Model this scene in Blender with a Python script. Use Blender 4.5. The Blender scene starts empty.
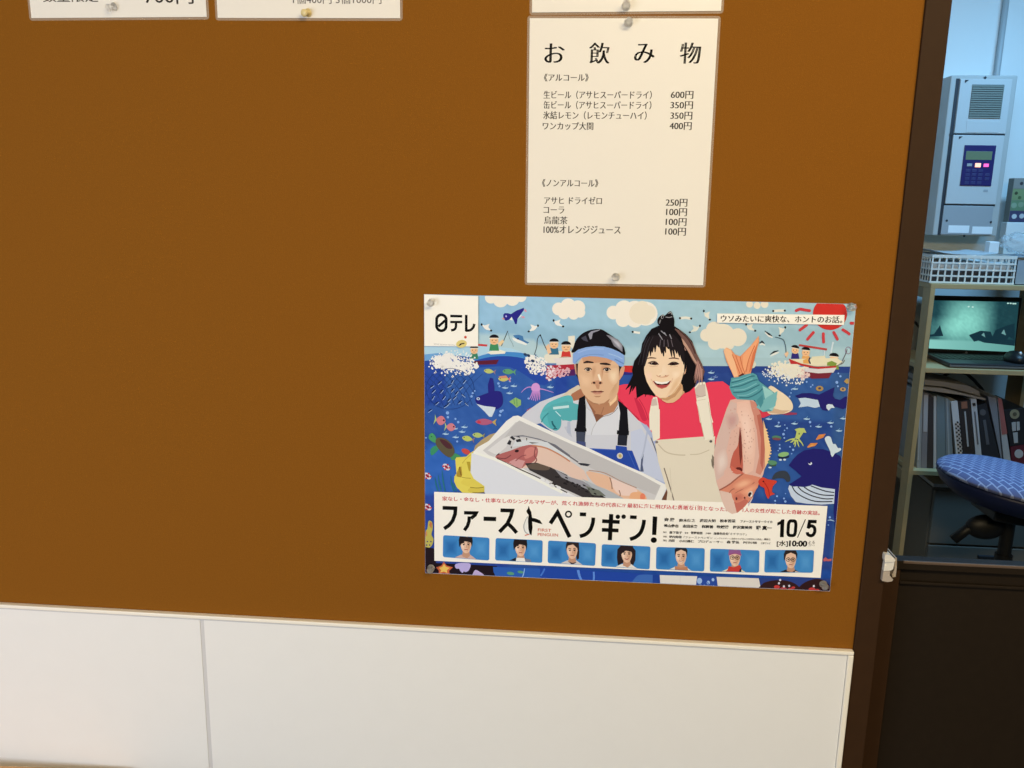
import bpy, bmesh, math, random
from mathutils import Vector, Matrix

scene = bpy.context.scene
COL = scene.collection
PI = math.pi

# ------------------------------------------------------------------ camera
ZO = 1.394                                   # height of the poster's top left corner above the floor
FPX = 840.16
CAM = Vector((0.18534, -1.01486, ZO + 0.10625))
_p, _y, _r = -0.2074, -0.0740, 0.0187
_fw = Vector((math.sin(_y) * math.cos(_p), math.cos(_y) * math.cos(_p), math.sin(_p)))
_rt0 = Vector((math.cos(_y), -math.sin(_y), 0.0))
_up0 = _rt0.cross(_fw)
RT = math.cos(_r) * _rt0 + math.sin(_r) * _up0
UP = -math.sin(_r) * _rt0 + math.cos(_r) * _up0
FW = _fw
cam_data = bpy.data.cameras.new('camera')
cam = bpy.data.objects.new('camera', cam_data)
COL.objects.link(cam)
cam_data.sensor_fit = 'HORIZONTAL'
cam_data.sensor_width = 36.0
cam_data.lens = FPX / 1024 * 36.0
cam_data.clip_start = 0.01
m3 = Matrix((RT, UP, -FW)).transposed()
cam.matrix_world = Matrix.Translation(CAM) @ m3.to_4x4()
scene.camera = cam

# ------------------------------------------------------------------ view, world, lights
scene.view_settings.view_transform = 'Standard'
scene.view_settings.look = 'None'
scene.view_settings.gamma = 1.0
scene.view_settings.use_curve_mapping = False
scene.view_settings.exposure = 0.0
world = bpy.data.worlds.new('world')
scene.world = world
world.use_nodes = True
world.node_tree.nodes['Background'].inputs[0].default_value = (1.0, 0.90, 0.76, 1)
world.node_tree.nodes['Background'].inputs[1].default_value = 0.20


def area(name, loc, target, sx, sy, power, color):
    d = bpy.data.lights.new(name, 'AREA')
    d.shape = 'RECTANGLE'
    d.size, d.size_y = sx, sy
    d.energy = power
    d.color = color
    o = bpy.data.objects.new(name, d)
    COL.objects.link(o)
    o.location = loc
    o.rotation_euler = (Vector(target) - Vector(loc)).to_track_quat('-Z', 'Y').to_euler()
    return o


area('daylight_from_left', (-1.15, -1.9, 1.15), (0.05, 0.0, 1.0), 1.0, 1.0, 26, (0.86, 0.925, 1.0))
area('dining_ceiling_light', (0.90, -1.50, 2.44), (0.55, 0.0, 0.75), 1.2, 0.4, 42, (1.0, 0.80, 0.47))
area('office_ceiling_light', (1.75, 1.50, 2.46), (1.75, 1.8, 0.0), 1.2, 0.25, 27, (0.26, 0.62, 1.0))


# ------------------------------------------------------------------ helpers
def S(r, g, b):
    """8-bit sRGB to linear"""
    return tuple((c / 255 / 12.92) if c / 255 <= 0.04045 else ((c / 255 + 0.055) / 1.055) ** 2.4 for c in (r, g, b))


def mat(name, col, rough=0.5, metal=0.0, noise=0.0, nscale=40.0, bump=0.0, bscale=300.0, spec=0.5, **kw):
    m = bpy.data.materials.new(name)
    m.use_nodes = True
    nt = m.node_tree
    b = nt.nodes['Principled BSDF']
    b.inputs['Base Color'].default_value = (*col, 1)
    b.inputs['Roughness'].default_value = rough
    b.inputs['Metallic'].default_value = metal
    b.inputs['Specular IOR Level'].default_value = spec
    for k, v in kw.items():
        b.inputs[k.replace('_', ' ')].default_value = v
    tc = nt.nodes.new('ShaderNodeTexCoord')
    if noise:
        n = nt.nodes.new('ShaderNodeTexNoise')
        n.inputs['Scale'].default_value = nscale
        n.inputs['Detail'].default_value = 4
        nt.links.new(tc.outputs['Object'], n.inputs['Vector'])
        mx = nt.nodes.new('ShaderNodeMix')
        mx.data_type = 'RGBA'
        mx.inputs[6].default_value = (*[c * (1 - noise) for c in col], 1)
        mx.inputs[7].default_value = (*[min(1, c * (1 + noise)) for c in col], 1)
        nt.links.new(n.outputs['Fac'], mx.inputs[0])
        nt.links.new(mx.outputs[2], b.inputs['Base Color'])
    if bump:
        n2 = nt.nodes.new('ShaderNodeTexNoise')
        n2.inputs['Scale'].default_value = bscale
        nt.links.new(tc.outputs['Object'], n2.inputs['Vector'])
        bp = nt.nodes.new('ShaderNodeBump')
        bp.inputs['Strength'].default_value = bump
        bp.inputs['Distance'].default_value = 0.001
        nt.links.new(n2.outputs['Fac'], bp.inputs['Height'])
        nt.links.new(bp.outputs['Normal'], b.inputs['Normal'])
    return m


def emit_mat(name, col, strength):
    m = bpy.data.materials.new(name)
    m.use_nodes = True
    b = m.node_tree.nodes['Principled BSDF']
    b.inputs['Base Color'].default_value = (*col, 1)
    b.inputs['Emission Color'].default_value = (*col, 1)
    b.inputs['Emission Strength'].default_value = strength
    return m


def ink_mat(name, rough=0.45, emission=0.0, spec=0.4):
    m = bpy.data.materials.new(name)
    m.use_nodes = True
    nt = m.node_tree
    b = nt.nodes['Principled BSDF']
    a = nt.nodes.new('ShaderNodeVertexColor')
    a.layer_name = 'ink'
    nt.links.new(a.outputs['Color'], b.inputs['Base Color'])
    b.inputs['Roughness'].default_value = rough
    b.inputs['Specular IOR Level'].default_value = spec
    if emission:
        nt.links.new(a.outputs['Color'], b.inputs['Emission Color'])
        b.inputs['Emission Strength'].default_value = emission
    return m


def link_mesh(name, bm, material, parent=None, loc=None, smooth=False):
    me = bpy.data.meshes.new(name)
    bm.to_mesh(me)
    bm.free()
    if smooth:
        for p in me.polygons:
            p.use_smooth = True
    if material:
        me.materials.append(material)
    o = bpy.data.objects.new(name, me)
    COL.objects.link(o)
    if parent:
        o.parent = parent
    if loc is not None:
        o.location = loc
    return o


def thing(name, label, cat, loc=(0, 0, 0), rot=(0, 0, 0), group=None):
    o = bpy.data.objects.new(name, None)
    COL.objects.link(o)
    o.empty_display_size = 0.02
    o.location = loc
    o.rotation_euler = rot
    tag(o, label, cat, group)
    return o


def tag(o, label, cat, group=None):
    o['label'] = label
    o['category'] = cat
    if group:
        o['group'] = group
    return o


def struct(o):
    o['kind'] = 'structure'
    return o


def box(bm, a, b, bev=0.0, seg=2):
    """axis aligned box from corner a to corner b, optionally bevelled"""
    lo = [min(a[i], b[i]) for i in range(3)]
    hi = [max(a[i], b[i]) for i in range(3)]
    r = bmesh.ops.create_cube(bm, size=1.0)
    vs = r['verts']
    for v in vs:
        v.co = Vector([lo[i] + (v.co[i] + 0.5) * (hi[i] - lo[i]) for i in range(3)])
    if bev:
        es = list({e for v in vs for e in v.link_edges})
        bmesh.ops.bevel(bm, geom=es, offset=bev, segments=seg, profile=0.5, affect='EDGES')
    return bm


def nbox(a, b, bev=0.0, seg=2):
    return box(bmesh.new(), a, b, bev, seg)


def lathe(bm, prof, n=24, axis='Z', origin=(0, 0, 0)):
    """revolve (radius, height) profile"""
    rings = []
    for r, h in prof:
        ring = []
        for i in range(n):
            a = 2 * PI * i / n
            c = (r * math.cos(a), r * math.sin(a), h)
            if axis == 'Y':
                c = (c[0], -c[2], c[1])
            elif axis == 'X':
                c = (c[2], c[0], c[1])
            ring.append(bm.verts.new(Vector(c) + Vector(origin)))
        rings.append(ring)
    for a, b in zip(rings, rings[1:]):
        for i in range(n):
            bm.faces.new((a[i], a[(i + 1) % n], b[(i + 1) % n], b[i]))
    bm.faces.new(rings[0][::-1])
    bm.faces.new(rings[-1])
    bmesh.ops.recalc_face_normals(bm, faces=bm.faces[:])
    return bm


def tube(bm, pts, r, n=8):
    pts = [Vector(p) for p in pts]
    rings = []
    for i, p in enumerate(pts):
        t = (pts[min(i + 1, len(pts) - 1)] - pts[max(i - 1, 0)]).normalized()
        s = t.cross(Vector((0, 0, 1)))
        if s.length < 1e-3:
            s = t.cross(Vector((1, 0, 0)))
        s.normalize()
        q = s.cross(t)
        rings.append([bm.verts.new(p + r * (math.cos(2 * PI * k / n) * s + math.sin(2 * PI * k / n) * q)) for k in range(n)])
    for a, b in zip(rings, rings[1:]):
        for k in range(n):
            bm.faces.new((a[k], a[(k + 1) % n], b[(k + 1) % n], b[k]))
    bm.faces.new(rings[0][::-1])
    bm.faces.new(rings[-1])
    bmesh.ops.recalc_face_normals(bm, faces=bm.faces[:])
    return bm


def prism(bm, pts2, y0, y1):
    """extrude an (x, z) outline from y0 to y1"""
    a = [bm.verts.new((x, y0, z)) for x, z in pts2]
    b = [bm.verts.new((x, y1, z)) for x, z in pts2]
    n = len(a)
    bm.faces.new(a)
    bm.faces.new(b[::-1])
    for i in range(n):
        bm.faces.new((a[(i + 1) % n], a[i], b[i], b[(i + 1) % n]))
    bmesh.ops.recalc_face_normals(bm, faces=bm.faces[:])
    return bm


def rrect(x0, z0, x1, z1, r, n=5):
    pts = []
    for cx, cz, a0 in ((x1 - r, z1 - r, 0), (x0 + r, z1 - r, 90), (x0 + r, z0 + r, 180), (x1 - r, z0 + r, 270)):
        for i in range(n + 1):
            a = math.radians(a0 + 90 * i / n)
            pts.append((cx + r * math.cos(a), cz + r * math.sin(a)))
    return pts


def at(x, y, Y=0.0):
    """the point of the plane y = Y that the photograph shows at pixel (x, y)"""
    d = FW + (x - 512) / FPX * RT - (y - 384) / FPX * UP
    return CAM + d * ((Y - CAM.y) / d.y)


# ------------------------------------------------------------------ materials of the setting
M_brown = mat('ochre_wallcovering', (0.222, 0.0845, 0.0100), 0.85, noise=0.10, nscale=420, bump=0.25, bscale=900, spec=0.04)
M_white = mat('white_wall_panel', (0.80, 0.81, 0.83), 0.38, noise=0.015, nscale=30, spec=0.4)
M_cap = mat('cream_panel_trim', (0.86, 0.83, 0.76), 0.35)
M_gap = mat('grey_panel_joint', (0.60, 0.60, 0.63), 0.6)
M_jamb = mat('dark_brown_door_frame', (0.036, 0.0165, 0.0065), 0.6, noise=0.12, nscale=60, spec=0.15)
M_door = mat('dark_brown_half_door', (0.0155, 0.0105, 0.0065), 0.6, noise=0.15, nscale=80, spec=0.12)
M_office = mat('pale_office_wall', (0.72, 0.74, 0.74), 0.6, noise=0.02, nscale=8)
M_ceil = mat('ceiling_board', (0.7, 0.69, 0.66), 0.8)
M_floor = mat('grey_vinyl_floor', (0.12, 0.105, 0.09), 0.5, noise=0.15, nscale=30)

# ------------------------------------------------------------------ setting
ZW = ZO - 0.4391                              # top of the white wainscot
struct(link_mesh('wall_front', nbox((-2.6, 0.0, 0.0), (0.556, 0.10, 2.5)), M_brown))
bm = nbox((1.50, 0.0, 0.0), (3.2, 0.10, 2.5))
struct(link_mesh('wall_right_of_doorway', bm, M_brown))
struct(link_mesh('floor', nbox((-2.6, -3.5, -0.05), (3.2, 2.6, 0.0)), M_floor))
struct(link_mesh('ceiling', nbox((-2.6, -3.5, 2.5), (3.2, 2.6, 2.55)), M_ceil))
YB = 2.42
struct(link_mesh('wall_back', nbox((0.35, YB, 0.0), (3.2, YB + 0.1, 2.5)), M_office))
M_side = mat('unseen_wall_low_bounce', (0.16, 0.15, 0.14), 0.7)  # unseen side walls, coloured dark to cut bounced light in the office
struct(link_mesh('wall_left', nbox((0.25, 0.10, 0.0), (0.35, YB + 0.1, 2.5)), M_side))
struct(link_mesh('wall_right', nbox((3.1, 0.10, 0.0), (3.2, YB, 2.5)), M_side))
# doorway frame
bm = nbox((0.554, -0.004, 0.0), (0.5815, 0.104, 2.5), 0.001)
struct(link_mesh('trim_1', bm, M_jamb))
struct(link_mesh('trim_2', nbox((1.47, -0.004, 0.0), (1.50, 0.104, 2.5), 0.001), M_jamb))
# wainscot: two flat boards, the joint between them, cap and end strips
xj0, xj1 = at(203, 640).x, at(207, 640).x
struct(link_mesh('wainscot_left', nbox((-2.6, -0.006, 0.0), (xj0, 0.0, ZW - 0.0073)), M_white))
struct(link_mesh('wainscot_right', nbox((xj1, -0.006, 0.0), (0.546, 0.0, ZW - 0.0073)), M_white))
struct(link_mesh('wainscot_joint', nbox((xj0, -0.0052, 0.0), (xj1, 0.0, ZW - 0.0073)), M_gap))
bm = nbox((-2.6, -0.0085, ZW - 0.0052), (0.5535, 0.0, ZW), 0.0012)
struct(link_mesh('trim_3', bm, M_cap))
struct(link_mesh('trim_4', nbox((0.5465, -0.0085, 0.0), (0.5535, 0.0, ZW - 0.0056), 0.0012), M_cap))
struct(link_mesh('trim_5', nbox((-2.6, -0.0066, ZW - 0.0072), (0.5460, 0.0, ZW - 0.0055)), M_gap))

# ------------------------------------------------------------------ printing: flat ink shapes lying on paper
EW = (1.05, 0.95, 0.80)                       # colour of the room light the photograph was read under


def INK(r, g, b):
    return tuple(min(0.9, max(0.003, c / e)) for c, e in zip(S(r, g, b), EW))


INK_D = 1.3e-6
_layer = [0]


def F(x0, y0, s):
    return lambda u, v: (x0 + u / s, y0 + v / s)


ID = lambda u, v: (u, v)


def catmull(pts, closed=True, n=4):
    out = []
    N = len(pts)
    rng = range(N) if closed else range(N - 1)
    for i in rng:
        p0 = pts[(i - 1) % N] if closed or i > 0 else pts[0]
        p1 = pts[i]
        p2 = pts[(i + 1) % N]
        p3 = pts[(i + 2) % N] if closed or i + 2 < N else pts[-1]
        for k in range(n):
            t = k / n
            out.append(tuple(0.5 * (2 * p1[j] + (p2[j] - p0[j]) * t + (2 * p0[j] - 5 * p1[j] + 4 * p2[j] - p3[j]) * t * t
                                    + (3 * p1[j] - p0[j] - 3 * p2[j] + p3[j]) * t ** 3) for j in (0, 1)))
    if not closed:
        out.append(pts[-1])
    return out


_text_cache = {}


def text_mesh(body, offset=0.0):
    key = (body, offset)
    if key not in _text_cache:
        c = bpy.data.curves.new('lettering', 'FONT')
        c.body = body
        c.offset = offset
        c.resolution_u = 3
        o = bpy.data.objects.new('lettering', c)
        COL.objects.link(o)
        bpy.context.view_layer.update()
        me = bpy.data.meshes.new_from_object(o.evaluated_get(bpy.context.evaluated_depsgraph_get()))
        vs = [(v.co.x, v.co.y) for v in me.vertices]
        fs = [tuple(p.vertices) for p in me.polygons]
        bpy.data.objects.remove(o)
        bpy.data.curves.remove(c)
        bpy.data.meshes.remove(me)
        _text_cache[key] = (vs, fs)
    return _text_cache[key]


def clip_poly(pts, quad):
    out = list(pts)
    n = len(quad)
    for i in range(n):
        (ax, ay), (bx, by) = quad[i], quad[(i + 1) % n]
        side = lambda p: (bx - ax) * (p[1] - ay) - (by - ay) * (p[0] - ax)
        src, out = out, []
        for j, p in enumerate(src):
            q = src[j - 1]
            sp, sq = side(p), side(q)
            if (sp >= 0) != (sq >= 0):
                t = sq / (sq - sp)
                out.append((q[0] + (p[0] - q[0]) * t, q[1] + (p[1] - q[1]) * t))
            if sp >= 0:
                out.append(p)
    res = []
    for p in out:
        if not res or abs(p[0] - res[-1][0]) + abs(p[1] - res[-1][1]) > 1e-4:
            res.append(p)
    return res if len(res) > 2 else []


class Art:
    """a printed area: coloured outlines on the plane y = base, each a hair in front of the one before"""

    def __init__(self, base=0.0, frame=ID, plane=0.0, conv=None, lay=None):
        self.bm = bmesh.new()
        self.cl = self.bm.loops.layers.float_color.new('ink')
        self.base, self.f, self.plane = base, frame, plane
        self.conv = conv or INK
        self.lay = lay if lay is not None else _layer
        self.clip = None

    def to(self, frame):
        self.f = frame
        return self

    def y(self):
        self.lay[0] += 1
        return self.plane - self.base - INK_D * self.lay[0]

    def raw(self, pts, col, y=None):
        y = self.y() if y is None else y
        if self.clip:
            pts = clip_poly(pts, self.clip)
            if not pts:
                return
        vs = []
        for p in pts:
            w = at(p[0], p[1], y)
            vs.append(self.bm.verts.new((w.x, y, w.z)))
        f = self.bm.faces.new(vs)
        if f.normal.y > 0 or True:
            f.normal_update()
            if f.normal.y > 0:
                f.normal_flip()
        c = (*self.conv(*col), 1)
        for l in f.loops:
            l[self.cl] = c

    def poly(self, pts, col, s=False):
        pts = [self.f(*p) for p in pts]
        if s:
            pts = catmull(pts)
        self.raw(pts, col)

    def soft(self, pts, under, col, steps=5, s=True, inner=0.35):
        """a patch that fades from the colour under it to col at its middle"""
        if s:
            pts = catmull(pts)
        cx = sum(p[0] for p in pts) / len(pts)
        cy = sum(p[1] for p in pts) / len(pts)
        for k in range(1, steps + 1):
            t = k / steps
            g = 1 - (1 - inner) * (k - 1) / max(1, steps - 1)
            self.poly([(cx + (p[0] - cx) * g, cy + (p[1] - cy) * g) for p in pts], [a + (b - a) * t for a, b in zip(under, col)])

    def ell(self, cx, cy, rx, ry, col, rot=0.0, a0=0, a1=360, n=20):
        c, s = math.cos(math.radians(rot)), math.sin(math.radians(rot))
        pts = []
        full = abs(a1 - a0) >= 360
        m = n if full else n + 1
        for i in range(m):
            a = math.radians(a0 + (a1 - a0) * i / n)
            u, v = rx * math.cos(a), ry * math.sin(a)
            pts.append(self.f(cx + u * c - v * s, cy + u * s + v * c))
        self.raw(pts, col)

    def stroke(self, pts, w, col, s=False, closed=False):
        if s:
            if isinstance(w, (list, tuple)):
                m = len(w) - 1
                w = [w[min(int(i / 5), m)] + (w[min(int(i / 5) + 1, m)] - w[min(int(i / 5), m)]) * (i % 5) / 5 for i in range(5 * m + 1)]
            pts = catmull(pts, closed, 5)
        n = len(pts)
        L, R = [], []
        for i, p in enumerate(pts):
            a = pts[(i - 1) % n] if closed or i > 0 else p
            b = pts[(i + 1) % n] if closed or i < n - 1 else p

            def unit(d):
                l = math.hypot(*d) or 1.0
                return d[0] / l, d[1] / l
            d1 = unit((p[0] - a[0], p[1] - a[1]))
            d2 = unit((b[0] - p[0], b[1] - p[1]))
            if a == p:
                d1 = d2
            if b == p:
                d2 = d1
            n1, n2 = (-d1[1], d1[0]), (-d2[1], d2[0])
            m = unit((n1[0] + n2[0], n1[1] + n2[1]))
            k = m[0] * n1[0] + m[1] * n1[1]
            ww = w[i] if isinstance(w, (list, tuple)) else w
            h = ww / 2 / max(k, 0.5)
            L.append((p[0] + m[0] * h, p[1] + m[1] * h))
            R.append((p[0] - m[0] * h, p[1] - m[1] * h))
        y = self.y()
        if self.clip:
            L, R = [self.f(*q) for q in L], [self.f(*q) for q in R]
            for i in range(n if closed else n - 1):
                j = (i + 1) % n
                q4 = [L[i], L[j], R[j], R[i]]
                if sum((q4[k - 1][0] * q4[k][1] - q4[k][0] * q4[k - 1][1]) for k in range(4)) > 0:
                    q4 = q4[::-1]
                self.raw(q4, col, y)
            return
        c = (*self.conv(*col), 1)
        va = [at(*self.f(*q), y) for q in L]
        vb = [at(*self.f(*q), y) for q in R]
        va = [self.bm.verts.new((q.x, y, q.z)) for q in va]
        vb = [self.bm.verts.new((q.x, y, q.z)) for q in vb]
        for i in range(n if closed else n - 1):
            j = (i + 1) % n
            f = self.bm.faces.new((va[i], va[j], vb[j], vb[i]))
            f.normal_update()
            if f.normal.y > 0:
                f.normal_flip()
            for l in f.loops:
                l[self.cl] = c

    def dots(self, n, fn, rmin, rmax, col, rnd):
        y = self.y()
        for i in range(n):
            u, v = fn(rnd)
            r = rnd.uniform(rmin, rmax)
            k = 6
            a0 = rnd.random() * 6
            yy = y - INK_D * 0.03 * i
            self.raw([self.f(u + r * math.cos(a0 + 2 * PI * j / k), v + r * math.sin(a0 + 2 * PI * j / k)) for j in range(k)], col, yy)
        self.lay[0] += int(0.03 * n) + 1

    def text(self, body, p0, p1, h, col, offset=0.0, dup=0.0, ref=None):
        """one line of writing from baseline start p0 to baseline end p1, h pixels tall"""
        vs, fs = text_mesh(body, offset)
        x0, x1 = min(v[0] for v in vs), max(v[0] for v in vs)
        if ref:
            y0, y1 = ref
        else:
            y0, y1 = min(v[1] for v in vs), max(v[1] for v in vs)
        a, b = self.f(*p0), self.f(*p1)
        yp = self.plane - self.base - INK_D * self.lay[0]
        A, B = at(*a, yp), at(*b, yp)
        hz = (at(a[0], a[1] - h, yp) - A).length
        ex = (B - A)
        ez = Vector((-ex.z, 0, ex.x)).normalized() * hz
        c = (*self.conv(*col), 1)
        for sh in ((0.0,) if not dup else (-dup / 2, dup / 2)):
            y = self.y()
            bv = []
            for v in vs:
                q = A + ex * ((v[0] + sh - x0) / (x1 - x0)) + ez * ((v[1] - y0) / (y1 - y0))
                bv.append(self.bm.verts.new((q.x, y, q.z)))
            for fc in fs:
                try:
                    f = self.bm.faces.new([bv[i] for i in fc])
                except ValueError:
                    continue
                f.normal_update()
                if f.normal.y > 0:
                    f.normal_flip()
                for l in f.loops:
                    l[self.cl] = c

    def build(self, name, parent, material):
        org = parent.location if parent else Vector((0, 0, 0))
        for v in self.bm.verts:
            v.co -= org
        return link_mesh(name, self.bm, material, parent)


M_ink = ink_mat('poster_print', 0.6, spec=0.07)
M_menu_ink = ink_mat('menu_print', 0.6, spec=0.05)
M_paper = mat('poster_paper_edge', (0.8, 0.8, 0.78), 0.6)
M_film = bpy.data.materials.new('laminate_film')
M_film.use_nodes = True
_nt = M_film.node_tree
_b = _nt.nodes['Principled BSDF']
_b.inputs['Base Color'].default_value = (0.75, 0.66, 0.55, 1)
_b.inputs['Roughness'].default_value = 0.25
_tr = _nt.nodes.new('ShaderNodeBsdfTransparent')
_mx = _nt.nodes.new('ShaderNodeMixShader')
_mx.inputs[0].default_value = 0.19
_nt.links.new(_tr.outputs[0], _mx.inputs[1])
_nt.links.new(_b.outputs[0], _mx.inputs[2])
_nt.links.new(_mx.outputs[0], _nt.nodes['Material Output'].inputs[0])

# ------------------------------------------------------------------ laminated menu sheets
INKD = (52, 46, 40)
d1, d2 = F(520, 0, 4.6545), F(520, 150, 4.6545)


def slab(name, quad, y0, y1, material, parent, r=0.0):
    """thin sheet: quad of (x, z) corners, corners rounded by r"""
    pts = []
    n = len(quad)
    for i, p in enumerate(quad):
        if not r:
            pts.append(p)
            continue
        P = Vector(p)
        a = (Vector(quad[i - 1]) - P).normalized() * r
        b = (Vector(quad[(i + 1) % n]) - P).normalized() * r
        for k in range(6):
            t = k / 5
            pts.append(tuple(P + a * (1 - t) ** 2 + b * t ** 2))
    bm = prism(bmesh.new(), pts, y0, y1)
    for v in bm.verts:
        v.co -= parent.location
    return link_mesh(name, bm, material, parent)


def px_quad(*pp):
    return [(at(*p).x, at(*p).z) for p in pp]


def up_quad(bl, br, h):
    """sheet whose lower corners are seen at pixels bl, br and whose top is above the picture"""
    A, B = at(*bl), at(*br)
    e = (B - A).normalized()
    u = Vector((-e.z, 0, e.x)) * h
    return [(A.x, A.z), (B.x, B.z), (B.x + u.x, B.z + u.z), (A.x + u.x, A.z + u.z)]


def grow(quad, m):
    c = Vector((sum(p[0] for p in quad) / 4, sum(p[1] for p in quad) / 4))
    return [(p[0] + math.copysign(m, p[0] - c.x), p[1] + math.copysign(m, p[1] - c.y)) for p in quad]


M_sheet = mat('white_menu_paper', (0.80, 0.775, 0.745), 0.35, noise=0.01, nscale=20, spec=0.35)
GLYPH = (-0.13, 0.86)


def menu_sheet(label, quad, cat='menu', margin=0.0028, back=0.0):
    loc = Vector((sum(p[0] for p in quad) / 4, -back, min(p[1] for p in quad)))
    t = thing('menu_sheet', label, cat, loc, group='laminated menu sheets pinned to the wall')
    slab('laminate_film', grow(quad, margin), -back - 0.00045, -back - 0.0002, M_film, t, r=0.004)
    slab('paper', quad, -back - 0.0009, -back - 0.00046, M_sheet, t)
    return t


# the drinks list
dq = px_quad((527.1, 282.6), (703.05, 285.1), (718.2, 18.7), (529.8, 18.3))
t_drinks = menu_sheet('white laminated drinks price list hanging directly above the blue sea poster', dq)
a = Art(base=0.00095, frame=d1)
for ch, x0, x1, yb, h in (('お', 115, 203, 292, 90), ('飲', 322, 413, 296, 98), ('み', 532, 622, 293, 90), ('物', 744, 836, 296, 98)):
    a.text(ch, (x0, yb), (x1, yb + 1), h / 4.6545, (18, 14, 12), offset=-0.010, dup=0.055)
a.build('heading', t_drinks, M_menu_ink)
LINES = [(d1, '《アルコール》', 112, 318, 379, 379, 36),
         (d1, '生ビール（アサヒスーパードライ）', 110, 612, 460, 461, 38), (d1, '600円', 702, 805, 459, 460, 36),
         (d1, '缶ビール（アサヒスーパードライ）', 110, 610, 507, 509, 38), (d1, '350円', 700, 803, 507, 508, 36),
         (d1, '氷結レモン（レモンチューハイ）', 108, 588, 555, 557, 38), (d1, '350円', 700, 800, 556, 557, 36),
         (d1, 'ワンカップ大関', 106, 340, 604, 605, 36), (d1, '400円', 696, 797, 604, 605, 36),
         (d2, '《ノンアルコール》', 103, 363, 171, 173, 36),
         (d2, 'アサヒ ドライゼロ', 113, 380, 251, 253, 34), (d2, '250円', 678, 777, 262, 264, 36),
         (d2, 'コーラ', 110, 205, 295, 296, 32), (d2, '100円', 680, 775, 306, 308, 36),
         (d2, '烏龍茶', 112, 220, 344, 346, 36), (d2, '100円', 678, 773, 352, 354, 36),
         (d2, '100%オレンジジュース', 110, 467, 387, 390, 36), (d2, '100円', 676, 770, 397, 399, 36)]
for part, rng in (('alcohol_list', (0, 1, 3, 5, 7)), ('alcohol_prices', (2, 4, 6, 8)), ('soft_drink_list', (9, 10, 12, 14, 16)), ('soft_drink_prices', (11, 13, 15, 17))):
    a = Art(base=0.00095, frame=d1)
    for i in rng:
        fr, s, x0, x1, ya, yb, h = LINES[i]
        a.to(fr).text(s, (x0, ya), (x1, yb), h / 4.6545, (44, 37, 31), offset=-0.006, dup=0.05)
    a.build(part, t_drinks, M_menu_ink)

# the three sheets that the top of the picture cuts off
s2 = F(20, 0, 5.12)
s3 = F(210, 0, 5.12)
t = menu_sheet('white laminated sheet at top left ending in a price of 700 yen', up_quad((31.9, 18.2), (207.0, 17.0), 0.14))
a = Art(base=0.00095, frame=s2)
a.text('数量限定', (118, 11), (402, 10), 10.5, INKD, offset=0.006)
a.build('lettering', t, M_menu_ink)
a = Art(base=0.00095, frame=s2)
a.text('700円', (640, 22), (890, 20), 15, INKD, offset=0.008)
a.build('price', t, M_menu_ink)
t = menu_sheet('white laminated sheet with a small yellowish pin, priced by the piece', up_quad((218.0, 18.0), (400.3, 18.3), 0.14))
a = Art(base=0.00095, frame=s3)
a.text('1個400円 3個1000円', (425, 20), (878, 20), 9.0, (105, 98, 92), offset=0.004)
a.build('lettering', t, M_menu_ink)
menu_sheet('blank lower edge of a laminated sheet just above the drinks price list', up_quad((532.0, 12.6), (720.9, 11.0), 0.14))

# ------------------------------------------------------------------ the film poster by the doorway
PC = [(425.3, 572.8), (829.7, 591.1), (856.0, 304.0), (424.1, 294.2)]
pq = px_quad(*PC)
poster = thing('poster', 'large colourful sea poster with two fishery workers, a crate and a red fish', 'poster',
               Vector(((pq[0][0] + pq[1][0]) / 2, 0, min(p[1] for p in pq))))
slab('paper', pq, -0.0007, -0.0003, M_paper, poster)
A_, B_, C_, D_ = F(420, 290, 4.6545), F(640, 290, 4.6545), F(420, 440, 4.6545), F(640, 440, 4.6545)
m1, m2 = F(560, 320, 12.8), F(560, 375, 12.8)
w1, w2 = F(625, 310, 12.8), F(625, 360, 12.8)
f1, f2, f3 = F(700, 330, 10.24), F(690, 400, 8.533), F(690, 450, 10.24)
k1, k2 = F(450, 400, 8.533), F(550, 420, 8.533)
l1, s1, n1, o1 = F(422, 290, 12.8), F(500, 300, 12.8), F(424, 345, 12.8), F(495, 350, 12.8)
t1, y1 = F(424, 400, 12.8), F(424, 450, 12.8)
r1, q1, q2, q3 = F(775, 300, 12), F(765, 360, 12), F(760, 420, 12), F(760, 470, 12)
p1, p2, p3, p4 = F(425, 490, 8.533), F(540, 495, 8.533), F(655, 500, 8.533), F(730, 505, 8.533)
c1 = F(700, 300, 12.8)
rnd = random.Random(4)
PB = 0.00072


def edge_x(y):
    """left and right poster edge at a pixel row"""
    return 424.1 + (y - 294.2) / 278.6 * 1.2, 856.0 - (y - 304.0) / 287.1 * 26.3


def top_y(x):
    return 294.2 + (x - 424.1) / 431.9 * 9.8


def bot_y(x):
    return 572.8 + (x - 425.3) / 404.4 * 18.3


bg = Art(PB)
bg.clip = [(PC[3][0] + 0.2, PC[3][1] + 0.2), (PC[2][0] - 0.2, PC[2][1] + 0.2), (PC[1][0] - 0.2, PC[1][1] - 0.2), (PC[0][0] + 0.2, PC[0][1] - 0.2)]
# painted sky and sea, brushed in patches
NX, NY = 90, 62


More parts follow.
